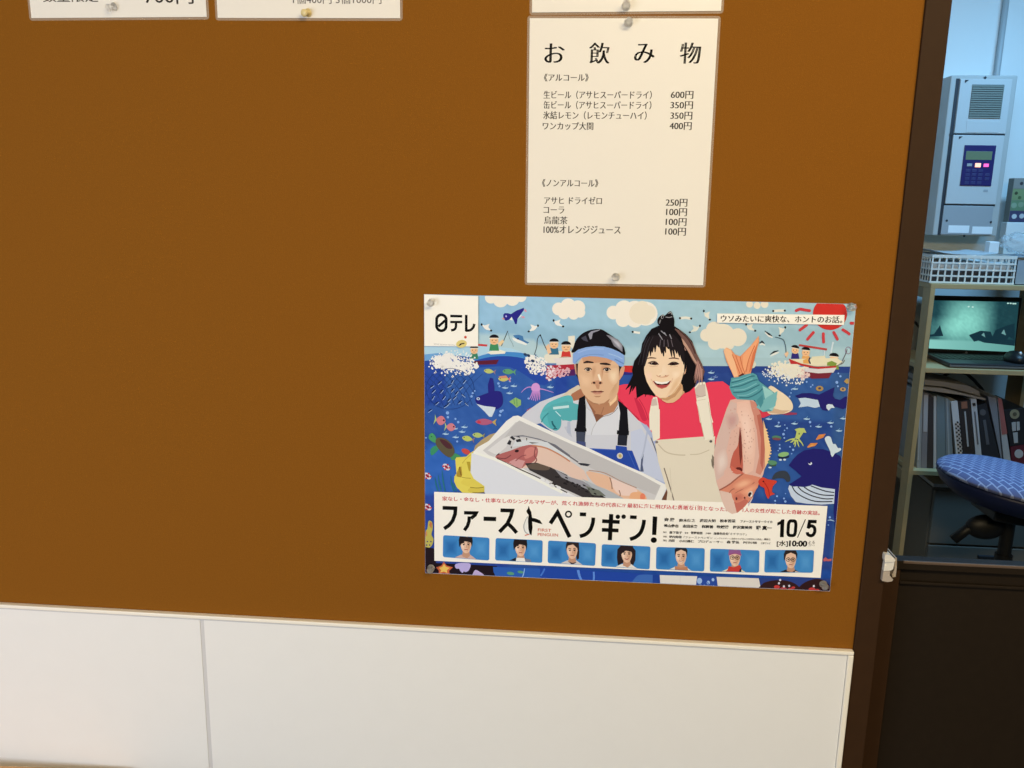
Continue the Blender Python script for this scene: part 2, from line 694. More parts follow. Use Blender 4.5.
def sea_col(x, y):
    u = (x - 424) / 430
    hz = 366 + 3 * u if u > 0.28 else 354 + 18 * max(0, 0.2 - u) + 150 * max(0, u - 0.2)
    n = rnd.uniform(-1, 1)
    if y < hz - 3:
        v = (y - 294) / (hz - 297)
        c0, c1_ = (146, 188, 216), (166, 196, 204)
        c = [a + (b - a) * min(1, u * 1.6) for a, b in zip(c0, c1_)]
        if v > 0.72:
            c = [a + (b - a) * (0.5 if u < 0.3 else 0.16) for a, b in zip(c, (205, 215, 200))]
        elif v > 0.5:
            c = [a - 10 for a in c]
        return [max(5, a + n * 3) for a in c]
    v = (y - 355) / 230
    c = [46, 82, 152] if u < 0.5 else [42, 68, 134]
    if v < 0.22 and u < 0.33:
        c = [40, 70, 152]
    if 0.05 < u < 0.3 and v < 0.4:
        c = [52, 92, 162]
    if u < 0.14 and 0.4 < v < 0.75:
        c = [52, 100, 178]
    if v > 0.6 and u < 0.2:
        c = [42, 70, 150]
    if u > 0.75 and v < 0.28:
        c = [52, 90, 150]
    if u > 0.7 and 0.3 < v < 0.7:
        c = [42, 72, 136]
    if u > 0.78 and 0.42 < v < 0.62:
        c = [50, 88, 152]
    if u > 0.95:
        c = [54, 88, 140]
    if v > 0.93:
        c = [34, 74, 150]
    return [max(5, a + n * 5) for a in c]


ybg = bg.y()
grid = {}
for j in range(NY + 1):
    for i in range(NX + 1):
        s, t_ = i / NX, j / NY
        px = [(PC[3][k] * (1 - s) + PC[2][k] * s) * (1 - t_) + (PC[0][k] * (1 - s) + PC[1][k] * s) * t_ for k in (0, 1)]
        w = at(*px, ybg)
        grid[i, j] = (bg.bm.verts.new((w.x, ybg, w.z)), px, INK(*sea_col(*px)))
for j in range(NY):
    for i in range(NX):
        q = [grid[i, j], grid[i, j + 1], grid[i + 1, j + 1], grid[i + 1, j]]
        f = bg.bm.faces.new([e[0] for e in q])
        for l, e in zip(f.loops, q):
            l[bg.cl] = (*e[2], 1)

bg.raw([(556, 357), (856, 358), (856, 366.6), (556, 365.4)], (168, 194, 198))
bg.raw([(556, 365.4), (856, 366.6), (856, 373), (556, 372)], (42, 66, 132))
CREAM = (240, 228, 210)
CR2 = (233, 219, 195)


def clip_top(pts):
    return [(x, max(y, top_y(x) + 0.3)) for x, y in pts]


def cloud(fr, col, *cs):
    for cx, cy, r in cs:
        pts = []
        for i in range(22):
            a = 2 * PI * i / 22
            pts.append(fr(cx + r * math.cos(a), cy + r * math.sin(a)))
        bg.to(ID).raw(clip_top(pts), col)


cloud(A_, CREAM, (330, 35, 28), (375, 45, 36), (430, 40, 34), (470, 30, 26))
cloud(A_, CREAM, (645, 88, 30), (690, 75, 36), (735, 82, 34), (670, 108, 28), (715, 112, 26), (745, 105, 24))
cloud(A_, CREAM, (900, 105, 32), (950, 90, 42), (1000, 100, 50), (945, 138, 34), (1000, 135, 40), (1050, 110, 56))
cloud(B_, CR2, (0, 108, 50), (40, 105, 34), (10, 80, 30), (25, 135, 26))
cloud(B_, CR2, (510, 66, 16), (545, 72, 16), (580, 66, 18))
cloud(B_, CR2, (310, 210, 30), (345, 185, 38), (385, 215, 58), (350, 245, 34), (410, 250, 30), (455, 220, 42))
cloud(B_, (214, 214, 196), (520, 345, 20))

# low pale boats and horizon glow of the picture's left
bg.to(A_)
bg.poly([(22, 262), (300, 262), (420, 270), (480, 290), (300, 320), (130, 300), (22, 318)], (176, 208, 224))
bg.poly([(22, 300), (100, 292), (120, 318), (22, 330)], (110, 160, 205))
bg.poly([(250, 318), (350, 290), (470, 292), (500, 310), (470, 335), (360, 345), (250, 345)], (70, 135, 195), True)
bg.poly([(255, 330), (360, 308), (480, 318), (540, 360), (600, 420), (560, 440), (420, 360), (255, 360)], (40, 72, 158), True)
bg.poly([(585, 300), (640, 285), (720, 288), (720, 330), (600, 340), (580, 320)], (230, 220, 198), True)
bg.poly([(690, 215), (720, 212), (722, 290), (690, 250)], (232, 222, 200))
bg.poly([(310, 290), (365, 276), (400, 286), (395, 296), (330, 300)], (236, 228, 206))


def gull(fr, x, y, a, b, col=(240, 232, 220), k=1.0):
    bg.to(fr)
    m = k if a[0] < b[0] else -k
    bg.poly([a, (x - 9 * m, y - 10 * k), (x + 14 * m, y - 18 * k), (x + 8 * m, y - 2 * k), b, (x - 2 * m, y + 10 * k), (x - 10 * m, y + 4 * k)], col)
    bg.ell(a[0], a[1], 4.5 * k, 6 * k, (25, 25, 32))
    bg.ell(b[0], b[1], 5.5 * k, 4.5 * k, (25, 25, 32))


gull(A_, 310, 175, (287, 161), (331, 189))
gull(A_, 528, 178, (549, 166), (506, 193))
gull(A_, 640, 155, (622, 142), (666, 170))
gull(B_, 312, 118, (297, 98), (325, 138), (228, 220, 200))
gull(B_, 258, 182, (279, 167), (232, 197), (222, 218, 200))
gull(B_, 658, 190, (676, 174), (650, 212), (228, 220, 200))
gull(B_, 512, 175, (494, 160), (536, 190), (228, 220, 200))
for x0, y0, x1, y1_ in ((186, 131, 238, 133), (620, 98, 674, 96)):
    bg.to(B_).stroke([(x0, y0), ((x0 + x1) / 2, y0 - 2), (x1, y1_)], 12, (230, 222, 204))
    bg.ell(x0, y0, 5, 5, (25, 25, 32))
    bg.ell(x1, y1_, 5, 5, (25, 25, 32))
bg.to(A_).stroke([(990, 195), (1024, 200)], 10, (236, 228, 212))
bg.ell(990, 195, 5, 5, (25, 25, 32))
# black and white gulls beside the red fish
for p in ([(580, 190), (600, 205), (615, 214)], [(555, 248), (568, 240), (580, 250)], [(605, 300), (625, 288), (645, 282)]):
    bg.to(B_).stroke([(x + 2, y + 8) for x, y in p], [4, 12, 4], (226, 222, 210))
    bg.stroke(p, [3, 9, 3], (32, 42, 52))
# flying dark blue bird
bg.to(s1)
bg.poly([(40, 190), (60, 168), (100, 168), (140, 180), (210, 135), (305, 100), (308, 125), (265, 185), (225, 240), (215, 305), (195, 310), (175, 260), (150, 215), (120, 250), (75, 268), (45, 240)], (44, 40, 130))
bg.poly([(22, 238), (45, 225), (62, 246), (40, 252)], (222, 150, 130))
bg.ell(78, 208, 12, 13, (170, 165, 215))
bg.poly([(122, 250), (150, 215), (160, 262)], (236, 232, 230))
bg.poly([(222, 250), (265, 190), (278, 200), (240, 232)], (236, 232, 230))
bg.poly([(305, 125), (330, 118), (345, 152), (318, 150)], (222, 150, 165))
bg.poly([(270, 210), (310, 208), (318, 232), (280, 230)], (222, 150, 165))
# hooked blue fish and rods
bg.poly([(165, 452), (240, 445), (290, 460), (305, 510), (375, 545), (350, 558), (280, 525), (210, 500)], (70, 120, 168))
bg.poly([(150, 480), (200, 492), (300, 535), (350, 565), (330, 578), (230, 548), (170, 515)], (232, 230, 222))
bg.ell(230, 495, 14, 11, (26, 58, 110))
bg.stroke([(100, 395), (60, 490), (18, 590)], 10, (60, 62, 66))
bg.stroke([(108, 420), (122, 490), (160, 560), (170, 600)], 6, (120, 140, 150), True)
bg.stroke([(600, 640), (560, 560), (516, 455), (480, 500), (470, 600), (440, 700)], 10, (50, 56, 70), True)
bg.ell(516, 452, 10, 12, (25, 28, 36))


def kid(fr, x, y, r, shirt, hair_tilt=0, body=True):
    bg.to(fr)
    if body:
        bg.poly([(x - r * 0.8, y + r * 0.9), (x + r * 0.8, y + r * 0.9), (x + r * 1.05, y + r * 2.3), (x - r * 1.05, y + r * 2.3)], shirt)
    bg.ell(x, y + r * 0.2, r * 0.92, r * 0.85, (236, 186, 138), hair_tilt)
    bg.ell(x, y - r * 0.28, r * 1.02, r * 0.78, (244, 232, 214), hair_tilt, 180, 360)
    bg.ell(x, y - r * 0.42, r * 1.0, r * 0.72, (24, 20, 26), hair_tilt, 180, 360)
    for k in (-0.38, 0.38):
        bg.ell(x + k * r, y + r * 0.12, r * 0.09, r * 0.12, (70, 45, 40))
    bg.stroke([(x - r * 0.3, y + r * 0.5), (x, y + r * 0.62), (x + r * 0.3, y + r * 0.5)], r * 0.1, (190, 110, 90))


bg.to(A_)
bg.poly([(222, 246), (314, 254), (312, 263), (222, 256)], (205, 62, 66))
kid(A_, 345, 232, 22, (66, 140, 92))
bg.poly([(362, 248), (385, 230), (392, 240), (372, 262)], (236, 200, 150))
kid(A_, 252, 278, 19, (62, 128, 96))
kid(A_, 624, 250, 22, (58, 110, 136))
bg.poly([(585, 262), (600, 250), (612, 292), (596, 298)], (236, 190, 150))
kid(A_, 680, 264, 23, (206, 60, 56))
bg.ell(680, 318, 34, 8, (190, 170, 150))
bg.poly([(620, 318), (720, 312), (722, 345), (640, 350)], (226, 214, 206))
bg.to(A_).poly([(246, 331), (368, 324), (355, 346), (252, 348)], (96, 32, 52))
bg.poly([(590, 352), (716, 345), (722, 398), (640, 402), (588, 418)], (176, 44, 60))
bg.poly([(690, 372), (722, 368), (722, 398), (640, 402)], (84, 34, 88))
bg.poly([(920, 352), (990, 352), (988, 384), (920, 378)], (206, 52, 48))
bg.poly([(920, 380), (988, 384), (985, 396), (915, 394)], (52, 44, 120))


def splash(fr, n, cx, cy, rx, ry, col=(240, 232, 222), rmin=2, rmax=6, dens=0.75):
    bg.to(fr)

    def fn(r):
        a = r.random() * 2 * PI
        q = r.random() ** dens
        return cx + rx * q * math.cos(a), cy + ry * q * math.sin(a)
    bg.dots(n, fn, rmin, rmax, col, rnd)


splash(A_, 260, 155, 345, 118, 62, rmin=1.5, rmax=5, dens=0.8)
splash(A_, 60, 160, 318, 100, 45, rmin=1.5, rmax=4)
splash(A_, 160, 120, 335, 60, 36, rmin=4, rmax=9)
splash(A_, 120, 210, 355, 60, 38, rmin=3, rmax=7)
splash(A_, 150, 545, 352, 52, 40)
splash(A_, 90, 520, 330, 30, 30, rmin=4, rmax=8)
splash(A_, 60, 600, 385, 40, 35, (236, 214, 214))
splash(A_, 70, 650, 380, 55, 26, (220, 170, 176))
splash(A_, 30, 520, 345, 50, 50, (60, 84, 140), 2, 4)
splash(B_, 240, 690, 370, 95, 42, (234, 224, 200), 3, 7)
splash(B_, 120, 700, 365, 70, 28, (234, 224, 200), 5, 9)
splash(B_, 110, 690, 405, 90, 40, (226, 226, 226), 2, 5)
splash(B_, 40, 610, 390, 50, 30, (210, 214, 226), 2, 4)
splash(B_, 26, 755, 390, 28, 18, (228, 180, 176), 2, 5)
for cx, cy, h in ((505, 305, 15), (525, 330, 10), (490, 300, 8)):
    bg.to(A_).ell(cx, cy, 9, 6, (40, 60, 92), 30)

# the round fishing net
NETC = (30, 56, 112)
bg.to(A_)
for k in range(26):
    a = 2 * PI * k / 26
    bg.stroke([(140 + 112 * math.cos(a), 460 + 95 * math.sin(a)), (140 + 112 * math.cos(a + 0.24), 460 + 95 * math.sin(a + 0.24))], 2.2, NETC)
for k in range(-3, 4):
    bg.stroke([(140 + 32 * k - 55, 460 - 70), (140 + 30 * k + 10, 460), (140 + 27 * k + 50, 460 + 78)], 1.8, (36, 64, 124), True)
    bg.stroke([(140 + 32 * k + 55, 460 - 70), (140 + 30 * k - 10, 460), (140 + 27 * k - 50, 460 + 78)], 1.8, (36, 64, 124), True)
for x, y, a in ((55, 448, -35), (90, 430, -40), (60, 500, -60), (100, 470, -50), (135, 445, -30), (150, 425, -60), (170, 478, -50), (110, 500, -50),
                (135, 510, -45), (78, 525, -40), (160, 500, -45), (190, 455, -40), (200, 490, 40), (62, 470, -45), (185, 520, -35), (118, 540, -30),
                (215, 530, 40), (150, 465, -50), (45, 560, -35), (205, 425, -50), (130, 530, -45)):
    c, s = math.cos(math.radians(a)) * 11, math.sin(math.radians(a)) * 11
    bg.stroke([(x - c, y - s), (x, y), (x + c, y + s)], [2, 6, 2], (22, 34, 78))
    bg.stroke([(x - c + 3, y - s + 4), (x + c + 3, y + s + 4)], 2.2, (168, 190, 220))


def bubbles(fr, *ps):
    bg.to(fr)
    for x, y, r in ps:
        bg.ell(x, y, r, r, (134, 168, 220), n=10)


bubbles(A_, (128, 572, 8), (130, 592, 6), (165, 600, 5), (178, 615, 6), (376, 565, 7), (385, 560, 5), (372, 583, 6), (505, 505, 5), (502, 560, 5),
        (245, 480, 5), (240, 495, 6), (255, 470, 4), (365, 435, 6), (370, 448, 5), (418, 425, 5), (420, 412, 5), (28, 688, 4), (173, 705, 5))


def minnow(fr, x, y, k=1.0, col=(168, 196, 216)):
    bg.to(fr)
    bg.poly([(x - 16 * k, y), (x - 4 * k, y - 4 * k), (x + 12 * k, y - 1 * k), (x + 17 * k, y - 5 * k), (x + 14 * k, y + 3 * k), (x, y + 5 * k)], col)
    bg.stroke([(x - 2 * k, y - 4 * k), (x + 6 * k, y - 11 * k)], 3 * k, (110, 150, 186))


for x, y in ((395, 455), (435, 447), (415, 480), (605, 452), (160, 645), (195, 660), (165, 685), (205, 638), (118, 670)):
    minnow(A_, x, y)
for x, y in ((598, 600), (640, 634), (718, 622), (775, 600), (830, 636), (885, 618), (945, 598), (925, 655), (330, 415), (330, 385), (720, 460)):
    minnow(B_, x, y)
for x, y in ((70, 445), (150, 498), (330, 395)):
    minnow(F(640, 290, 4.6545), x + 280 if x < 100 else x + 420, y - 40, 0.8, (120, 140, 190))

# sunfish
bg.to(A_)
bg.poly([(318, 480), (316, 440), (326, 408), (340, 412), (346, 450), (348, 490)], (42, 38, 122))
bg.poly([(258, 505), (290, 488), (320, 478), (352, 470), (378, 476), (386, 510), (380, 540), (350, 556), (300, 545), (268, 530)], (40, 36, 120), True)
bg.poly([(262, 530), (300, 540), (352, 546), (348, 560), (335, 590), (322, 590), (300, 565)], (206, 214, 232))
bg.ell(271, 506, 8, 7, (190, 200, 220))
bg.ell(271, 506, 3.5, 3.5, (24, 24, 60))


def fish(fr, x, y, l, h, col, tail, rot=0, eye=True):
    c, s = math.cos(math.radians(rot)), math.sin(math.radians(rot))
    R_ = lambda u, v: (x + u * c - v * s, y + u * s + v * c)
    bg.to(fr)
    bg.poly([R_(l * 0.35, 0), R_(l * 0.62, -h * 0.55), R_(l * 0.55, 0), R_(l * 0.62, h * 0.55)], tail)
    bg.poly([R_(-l * 0.5, 0), R_(-l * 0.25, -h * 0.42), R_(l * 0.1, -h * 0.45), R_(l * 0.42, 0), R_(l * 0.1, h * 0.45), R_(-l * 0.25, h * 0.42)], col, True)
    if eye:
        e = R_(-l * 0.32, -h * 0.08)
        bg.ell(e[0], e[1], h * 0.1, h * 0.1, (40, 40, 50), n=8)


fish(A_, 322, 378, 50, 22, (186, 190, 110), (150, 120, 130), 8)
fish(A_, 412, 380, 56, 26, (96, 156, 110), (96, 156, 110), 4)
fish(A_, 390, 414, 52, 24, (200, 190, 106), (206, 110, 120), 2)
bg.poly([(365, 402), (400, 398), (410, 408), (380, 412)], (210, 140, 110))
bg.to(A_).poly([(415, 520), (445, 500), (470, 512), (470, 535), (450, 548), (430, 530)], (142, 180, 106))
bg.stroke([(437, 508), (440, 532)], 3, (80, 140, 90))
bg.stroke([(450, 505), (452, 540)], 3, (80, 140, 90))
fish(A_, 95, 607, -48, 44, (206, 120, 130), (170, 190, 120), 10)
fish(A_, 142, 638, -46, 38, (206, 124, 132), (170, 190, 120), 5)
fish(A_, 302, 614, 88, 30, (176, 92, 120), (190, 160, 90), 2)
bg.ell(275, 615, 9, 6, (196, 56, 76))
fish(A_, 222, 692, 54, 26, (186, 192, 98), (140, 112, 130), 12)
fish(A_, 270, 676, 52, 24, (176, 190, 110), (150, 140, 90), 6)
bg.to(A_).ell(214, 752, 22, 12, (200, 76, 70), 25)
bg.poly([(495, 560), (515, 548), (530, 560), (505, 570)], (170, 60, 90))
# pink octopus
OC = (196, 142, 202)
bg.to(o1)
bg.stroke([(490, 480), (430, 475), (380, 500), (335, 545)], [16, 12, 10, 5], OC, True)
bg.stroke([(560, 495), (620, 505), (690, 525), (750, 545)], [16, 13, 10, 5], OC, True)
for k in range(6):
    bg.stroke([(490 + 14 * k, 510), (470 + 20 * k, 570), (440 + 26 * k, 655 - 8 * abs(k - 3))], [20, 15, 8], (190 + 4 * k % 9, 136, 200), True)
bg.poly([(475, 520), (468, 465), (490, 432), (525, 422), (560, 440), (576, 480), (565, 525)], (210, 150, 206), True)
# turtle
bg.to(t1)
bg.poly([(70, 440), (110, 425), (150, 470), (150, 545), (100, 530), (60, 490)], (74, 150, 96), True)
bg.poly([(80, 640), (130, 590), (190, 590), (180, 640), (100, 710)], (60, 140, 100), True)
bg.poly([(330, 720), (400, 680), (470, 715), (440, 768), (350, 768)], (70, 140, 90))
bg.poly([(155, 500), (200, 480), (280, 500), (350, 560), (390, 640), (380, 700), (330, 735), (260, 700), (190, 630), (150, 560)], (94, 84, 62), True)
bg.poly([(200, 505), (270, 515), (340, 570), (360, 620), (300, 620), (240, 570)], (80, 44, 50), True)
bg.ell(95, 470, 6, 6, (20, 30, 30))
# life rings and weed at lower left
for fr, x, y in ((y1, 287, 218), (y1, 45, 332), (y1, 48, 730)):
    bg.to(fr).ell(x, y, 54, 34, (214, 206, 210), 40)
    bg.ell(x, y, 30, 16, (150, 36, 60), 40)
    for k in range(4):
        a = math.radians(90 * k + 20)
        bg.ell(x + 42 * math.cos(a), y + 30 * math.sin(a), 13, 11, (200, 60, 66))
for x0, y0, y_end in ((140, 350, 530), (230, 260, 530), (180, 320, 520), (340, 330, 530), (375, 420, 530)):
    bg.to(y1).stroke([(x0, y0), (x0 + 14, (y0 + y_end) / 2), (x0 + 40, y_end)], [4, 16, 12], (44, 116, 124), True)
bg.to(p1)
bg.poly([(5, 360), (20, 330), (28, 270), (45, 262), (62, 280), (66, 330), (55, 380), (72, 420), (60, 470), (30, 495), (5, 490)], (190, 176, 84), True)
bg.poly([(34, 300), (45, 268), (62, 285), (55, 330)], (196, 120, 70))
bg.poly([(5, 360), (16, 350), (18, 390), (5, 400)], (205, 130, 80))
for x, y in ((20, 440), (50, 440), (40, 470), (15, 470)):
    bg.ell(x, y, 6, 7, (66, 60, 110))
# lower strip: rocks, starfish, corals, jellyfish
bl = edge_x(570)[0]
bg.to(ID).raw([(bl, 547), (434, 548.5), (436, 563), (497, 566), (497, bot_y(497) - 0.3), (bl + 0.4, bot_y(426) - 0.3)], (34, 22, 28))
bg.to(p1)
bg.poly([(95, 660), (140, 645), (160, 612), (185, 645), (238, 660), (205, 690), (212, 724), (160, 708), (112, 722), (120, 690)], (206, 100, 64))
bg.poly([(118, 664), (148, 655), (163, 630), (178, 655), (212, 664), (186, 685), (190, 708), (160, 695), (130, 705), (138, 685)], (232, 190, 92))
bg.poly([(255, 640), (285, 625), (340, 622), (388, 632), (378, 680), (350, 700), (330, 695), (320, 708), (300, 690), (290, 672), (265, 670)], (186, 170, 214), True)
bg.poly([(415, 700), (435, 682), (470, 700), (500, 722), (500, 742), (410, 736)], (192, 170, 206), True)
bg.poly([(580, 655), (1024, 672), (1024, 772), (610, 752), (585, 700)], (46, 92, 172))
bg.ell(730, 712, 32, 14, (90, 150, 120), 8)
bg.ell(815, 700, 26, 12, (90, 150, 120), 8)
bg.stroke([(850, 668), (840, 720), (820, 764)], [5, 9, 7], (150, 184, 224), True)
bg.stroke([(985, 675), (1000, 720), (1024, 740)], [6, 8, 6], (130, 170, 216), True)
bg.to(p2)
bg.poly([(0, 618), (1010, 680), (1015, 760), (0, 742)], (36, 70, 158))
bg.stroke([(40, 628), (25, 660), (5, 690)], 14, (70, 116, 196), True)
bg.stroke([(325, 640), (340, 700), (375, 756)], [22, 20, 14], (96, 140, 214), True)
bg.stroke([(458, 655), (460, 700), (455, 758)], 16, (96, 140, 214), True)
bg.poly([(800, 755), (810, 710), (860, 680), (1000, 690), (1010, 760)], (62, 104, 176), True)

# right side: sun, boat, orca, squid, whale
bg.to(ID)
SUN = (206, 52, 44)
pts = [r1(660 + 205 * math.cos(2 * PI * i / 36), 165 + 195 * math.sin(2 * PI * i / 36)) for i in range(36)]
bg.raw(clip_top(pts), SUN)
RAY = (204, 62, 66)
bg.to(r1)
for p in ([(255, 128), (300, 110), (350, 118), (415, 128)], [(380, 300), (340, 330), (300, 360)], [(460, 390), (425, 430), (390, 472)],
          [(580, 405), (580, 450), (584, 505)], [(705, 390), (725, 425), (748, 470)], [(815, 358), (855, 382), (890, 408)]):
    bg.stroke(p, [34] * len(p), RAY, True)
    for e in (p[0], p[-1]):
        bg.ell(e[0], e[1], 17, 17, RAY)
bg.poly([(892, 275), (905, 260), (950, 262), (946, 296), (905, 296)], RAY)
bg.poly([(290, 530), (625, 582), (622, 606), (285, 552)], (190, 66, 62))
bg.stroke([(595, 605), (590, 690)], 14, (206, 218, 220))
bg.stroke([(280, 560), (276, 690)], 14, (200, 212, 214))
bg.stroke([(695, 515), (670, 640)], 20, (206, 218, 222))
bg.ell(695, 515, 12, 14, (206, 218, 222))
bg.poly([(440, 680), (600, 668), (625, 768), (430, 768)], (226, 214, 180))
kid(r1, 242, 595, 48, (52, 44, 116), 12)
kid(r1, 370, 622, 52, (226, 164, 96), 6)
bg.to(r1).poly([(345, 680), (405, 680), (415, 768), (335, 768)], (226, 164, 96))
bg.poly([(165, 705), (230, 720), (330, 768), (190, 768)], (190, 50, 52))
bg.stroke([(0, 445), (60, 460), (105, 485), (130, 580), (130, 690)], 9, (62, 82, 96), True)
bg.poly([(110, 650), (150, 615), (165, 640), (140, 690)], (232, 190, 150))
kid(r1, 708, 700, 58, (128, 150, 70), 6)
bg.to(r1).stroke([(790, 768), (850, 640), (865, 590)], 8, (84, 66, 80), True)
for k in range(12):
    a = 2 * PI * k / 12
    bg.stroke([(880 + 34 * math.cos(a), 605 + 42 * math.sin(a)), (880 + 34 * math.cos(a + 0.53), 605 + 42 * math.sin(a + 0.53))], 7, (150, 120, 140))
bg.to(q1)
bg.poly([(285, 5), (420, 40), (620, 84), (862, 68), (840, 100), (640, 108), (440, 70)], (190, 54, 50))
bg.poly([(300, -10), (860, -25), (930, 20), (868, 62), (620, 78), (430, 40)], (228, 216, 182))
bg.poly([(745, 30), (800, 10), (865, 40), (850, 66), (745, 68)], (128, 150, 66))
bg.poly([(455, 0), (515, -20), (530, 45), (460, 40)], (226, 164, 90))
bg.stroke([(540, -30), (528, 5), (545, 45)], 18, (36, 34, 66), True)
bg.stroke([(862, 68), (930, 40), (955, 0)], 10, (120, 110, 90), True)
bg.poly([(470, 92), (640, 108), (860, 90), (820, 152), (640, 160), (480, 140)], (216, 208, 206))
bg.poly([(455, 138), (640, 160), (805, 150), (765, 218), (560, 224), (500, 190)], (120, 40, 54))
splash(q1, 50, 460, 180, 80, 45, (230, 196, 186), 6, 14)
splash(q1, 90, 330, 150, 140, 70, (234, 224, 204), 8, 16)
# orca
ORC = (38, 34, 104)
bg.to(q1)
bg.poly([(360, 430), (440, 400), (540, 396), (650, 415), (720, 380), (835, 325), (815, 430), (840, 465), (900, 480), (960, 440), (1005, 435), (998, 560), (940, 590), (840, 560), (740, 610), (690, 600), (650, 540), (520, 500), (420, 470)], ORC)
bg.poly([(400, 460), (480, 452), (580, 470), (635, 480), (660, 560), (600, 575), (510, 555), (400, 570), (430, 520)], (192, 208, 226))
bg.poly([(735, 545), (760, 528), (810, 535), (838, 575), (795, 575), (765, 608), (738, 580)], (204, 214, 236))
bg.ell(655, 342, 46, 32, (176, 140, 84))
bg.ell(655, 340, 18, 14, (70, 60, 90))
bg.ell(935, 352, 36, 24, (186, 150, 96))
bg.ell(935, 350, 15, 12, (90, 74, 96))
bg.poly([(948, 258), (975, 225), (1000, 222), (1005, 280), (980, 285)], (180, 144, 80))
bg.poly([(200, 650), (270, 625), (385, 635), (380, 655), (260, 662)], (150, 60, 86))
bubbles(q1, (862, 268, 18), (875, 315, 12), (500, 262, 12), (572, 300, 10), (550, 322, 10), (905, 195, 14), (880, 160, 10), (320, 355, 10), (312, 395, 9), (295, 440, 12), (540, 745, 14), (165, 750, 12))
# squid, shells, fish
bg.to(q2)
SQ = (184, 194, 108)
bg.poly([(415, 112), (470, 95), (530, 98), (558, 155), (520, 150), (480, 215), (465, 235), (420, 220), (440, 140)], SQ)
for p in ([(420, 225), (360, 235), (300, 262)], [(410, 235), (380, 262), (362, 268)], [(420, 240), (425, 290), (415, 325)], [(445, 240), (455, 285), (470, 326)], [(465, 235), (500, 275), (520, 312)], [(440, 235), (410, 280), (405, 295)]):
    bg.stroke(p, [22, 15, 6], SQ, True)
bg.ell(470, 165, 9, 12, (110, 120, 70))
bg.ell(200, 212, 58, 26, (80, 124, 98), 4)
bg.ell(200, 228, 52, 16, (120, 72, 80), 4)
bg.ell(282, 412, 66, 28, (140, 180, 116), -8)
bg.poly([(215, 436), (290, 446), (355, 425), (345, 450), (280, 468), (215, 452)], (36, 46, 60))
bg.ell(245, 478, 18, 12, (200, 212, 224))
bg.ell(295, 476, 18, 12, (200, 212, 224))
bg.ell(148, 512, 58, 28, (92, 140, 104), 6)
bg.poly([(95, 535), (140, 545), (198, 530), (190, 552), (130, 560)], (60, 84, 60))
bg.ell(120, 570, 20, 10, (200, 212, 220))
for x0, y0, x1, y1_ in ((670, 232, 790, 165), (565, 325, 695, 275)):
    bg.poly([(x0, y0), ((x0 + x1) / 2 - 25, (y0 + y1_) / 2 - 22), (x1, y1_), ((x0 + x1) / 2 + 30, (y0 + y1_) / 2 + 12), (x0 + 10, y0 + 8)], (212, 130, 70))
bg.poly([(x0 + 8, y0 + 2), (x0 + 60, y0 - 30), (x0 + 90, y0 - 25)], (232, 170, 90))
bubbles(q2, (282, 170, 16), (292, 215, 11), (325, 98, 11), (295, 125, 9), (298, 60, 8), (600, 25, 16), (608, 75, 9), (855, 78, 14), (238, 342, 13), (236, 298, 10), (218, 368, 8), (398, 358, 14), (360, 322, 10), (380, 405, 8))
# big whale
WH = (36, 33, 104)
bg.to(ID)
rx = lambda y: edge_x(y)[1] - 0.3
W_ = [q2(345, 545), q2(390, 480), q2(450, 415), q2(530, 365), q2(640, 345), q2(760, 352), q2(860, 385), q2(960, 430)]
W_ += [(rx(459), 459), (rx(530), 530), q3(885, 500), q3(895, 240), q3(620, 190), q3(440, 205), q3(360, 178), q3(345, 170), q2(370, 760), q2(498, 676), q2(430, 610)]
bg.raw(W_, WH)
bg.to(q2).poly([(780, 240), (790, 205), (820, 193), (850, 210), (875, 285), (905, 288), (935, 335), (965, 335), (972, 360), (935, 385), (900, 400), (870, 442), (850, 415), (840, 370)], (204, 216, 234), True)
bg.ell(603, 522, 22, 18, (210, 215, 235))
bg.ell(597, 514, 13, 11, (28, 26, 80))
bg.to(q3)
bg.poly([(338, 225), (352, 180), (390, 200), (440, 196), (530, 205), (600, 190), (625, 175), (740, 210), (900, 230), (888, 405), (740, 415), (570, 405), (430, 385), (370, 310)], (198, 208, 228))
for p in ([(385, 195), (430, 265), (540, 335), (680, 378), (868, 378)], [(455, 200), (520, 260), (640, 315), (770, 345), (880, 345)], [(530, 205), (610, 255), (740, 298), (888, 305)], [(610, 190), (700, 225), (790, 255), (892, 270)]):
    bg.stroke(p, 13, (24, 22, 50), True)
bg.poly([(145, 110), (180, 40), (250, 10), (320, 20), (360, 80), (358, 135), (320, 140), (290, 105), (220, 100)], (56, 62, 72), True)
bubbles(q3, (205, 314, 12), (182, 370, 12), (182, 406, 8), (288, 342, 12), (304, 378, 15), (306, 284, 7), (838, 568, 14), (820, 660, 8))
bg.stroke([(810, 605), (850, 600), (895, 615)], [4, 16, 4], (160, 186, 210), True)
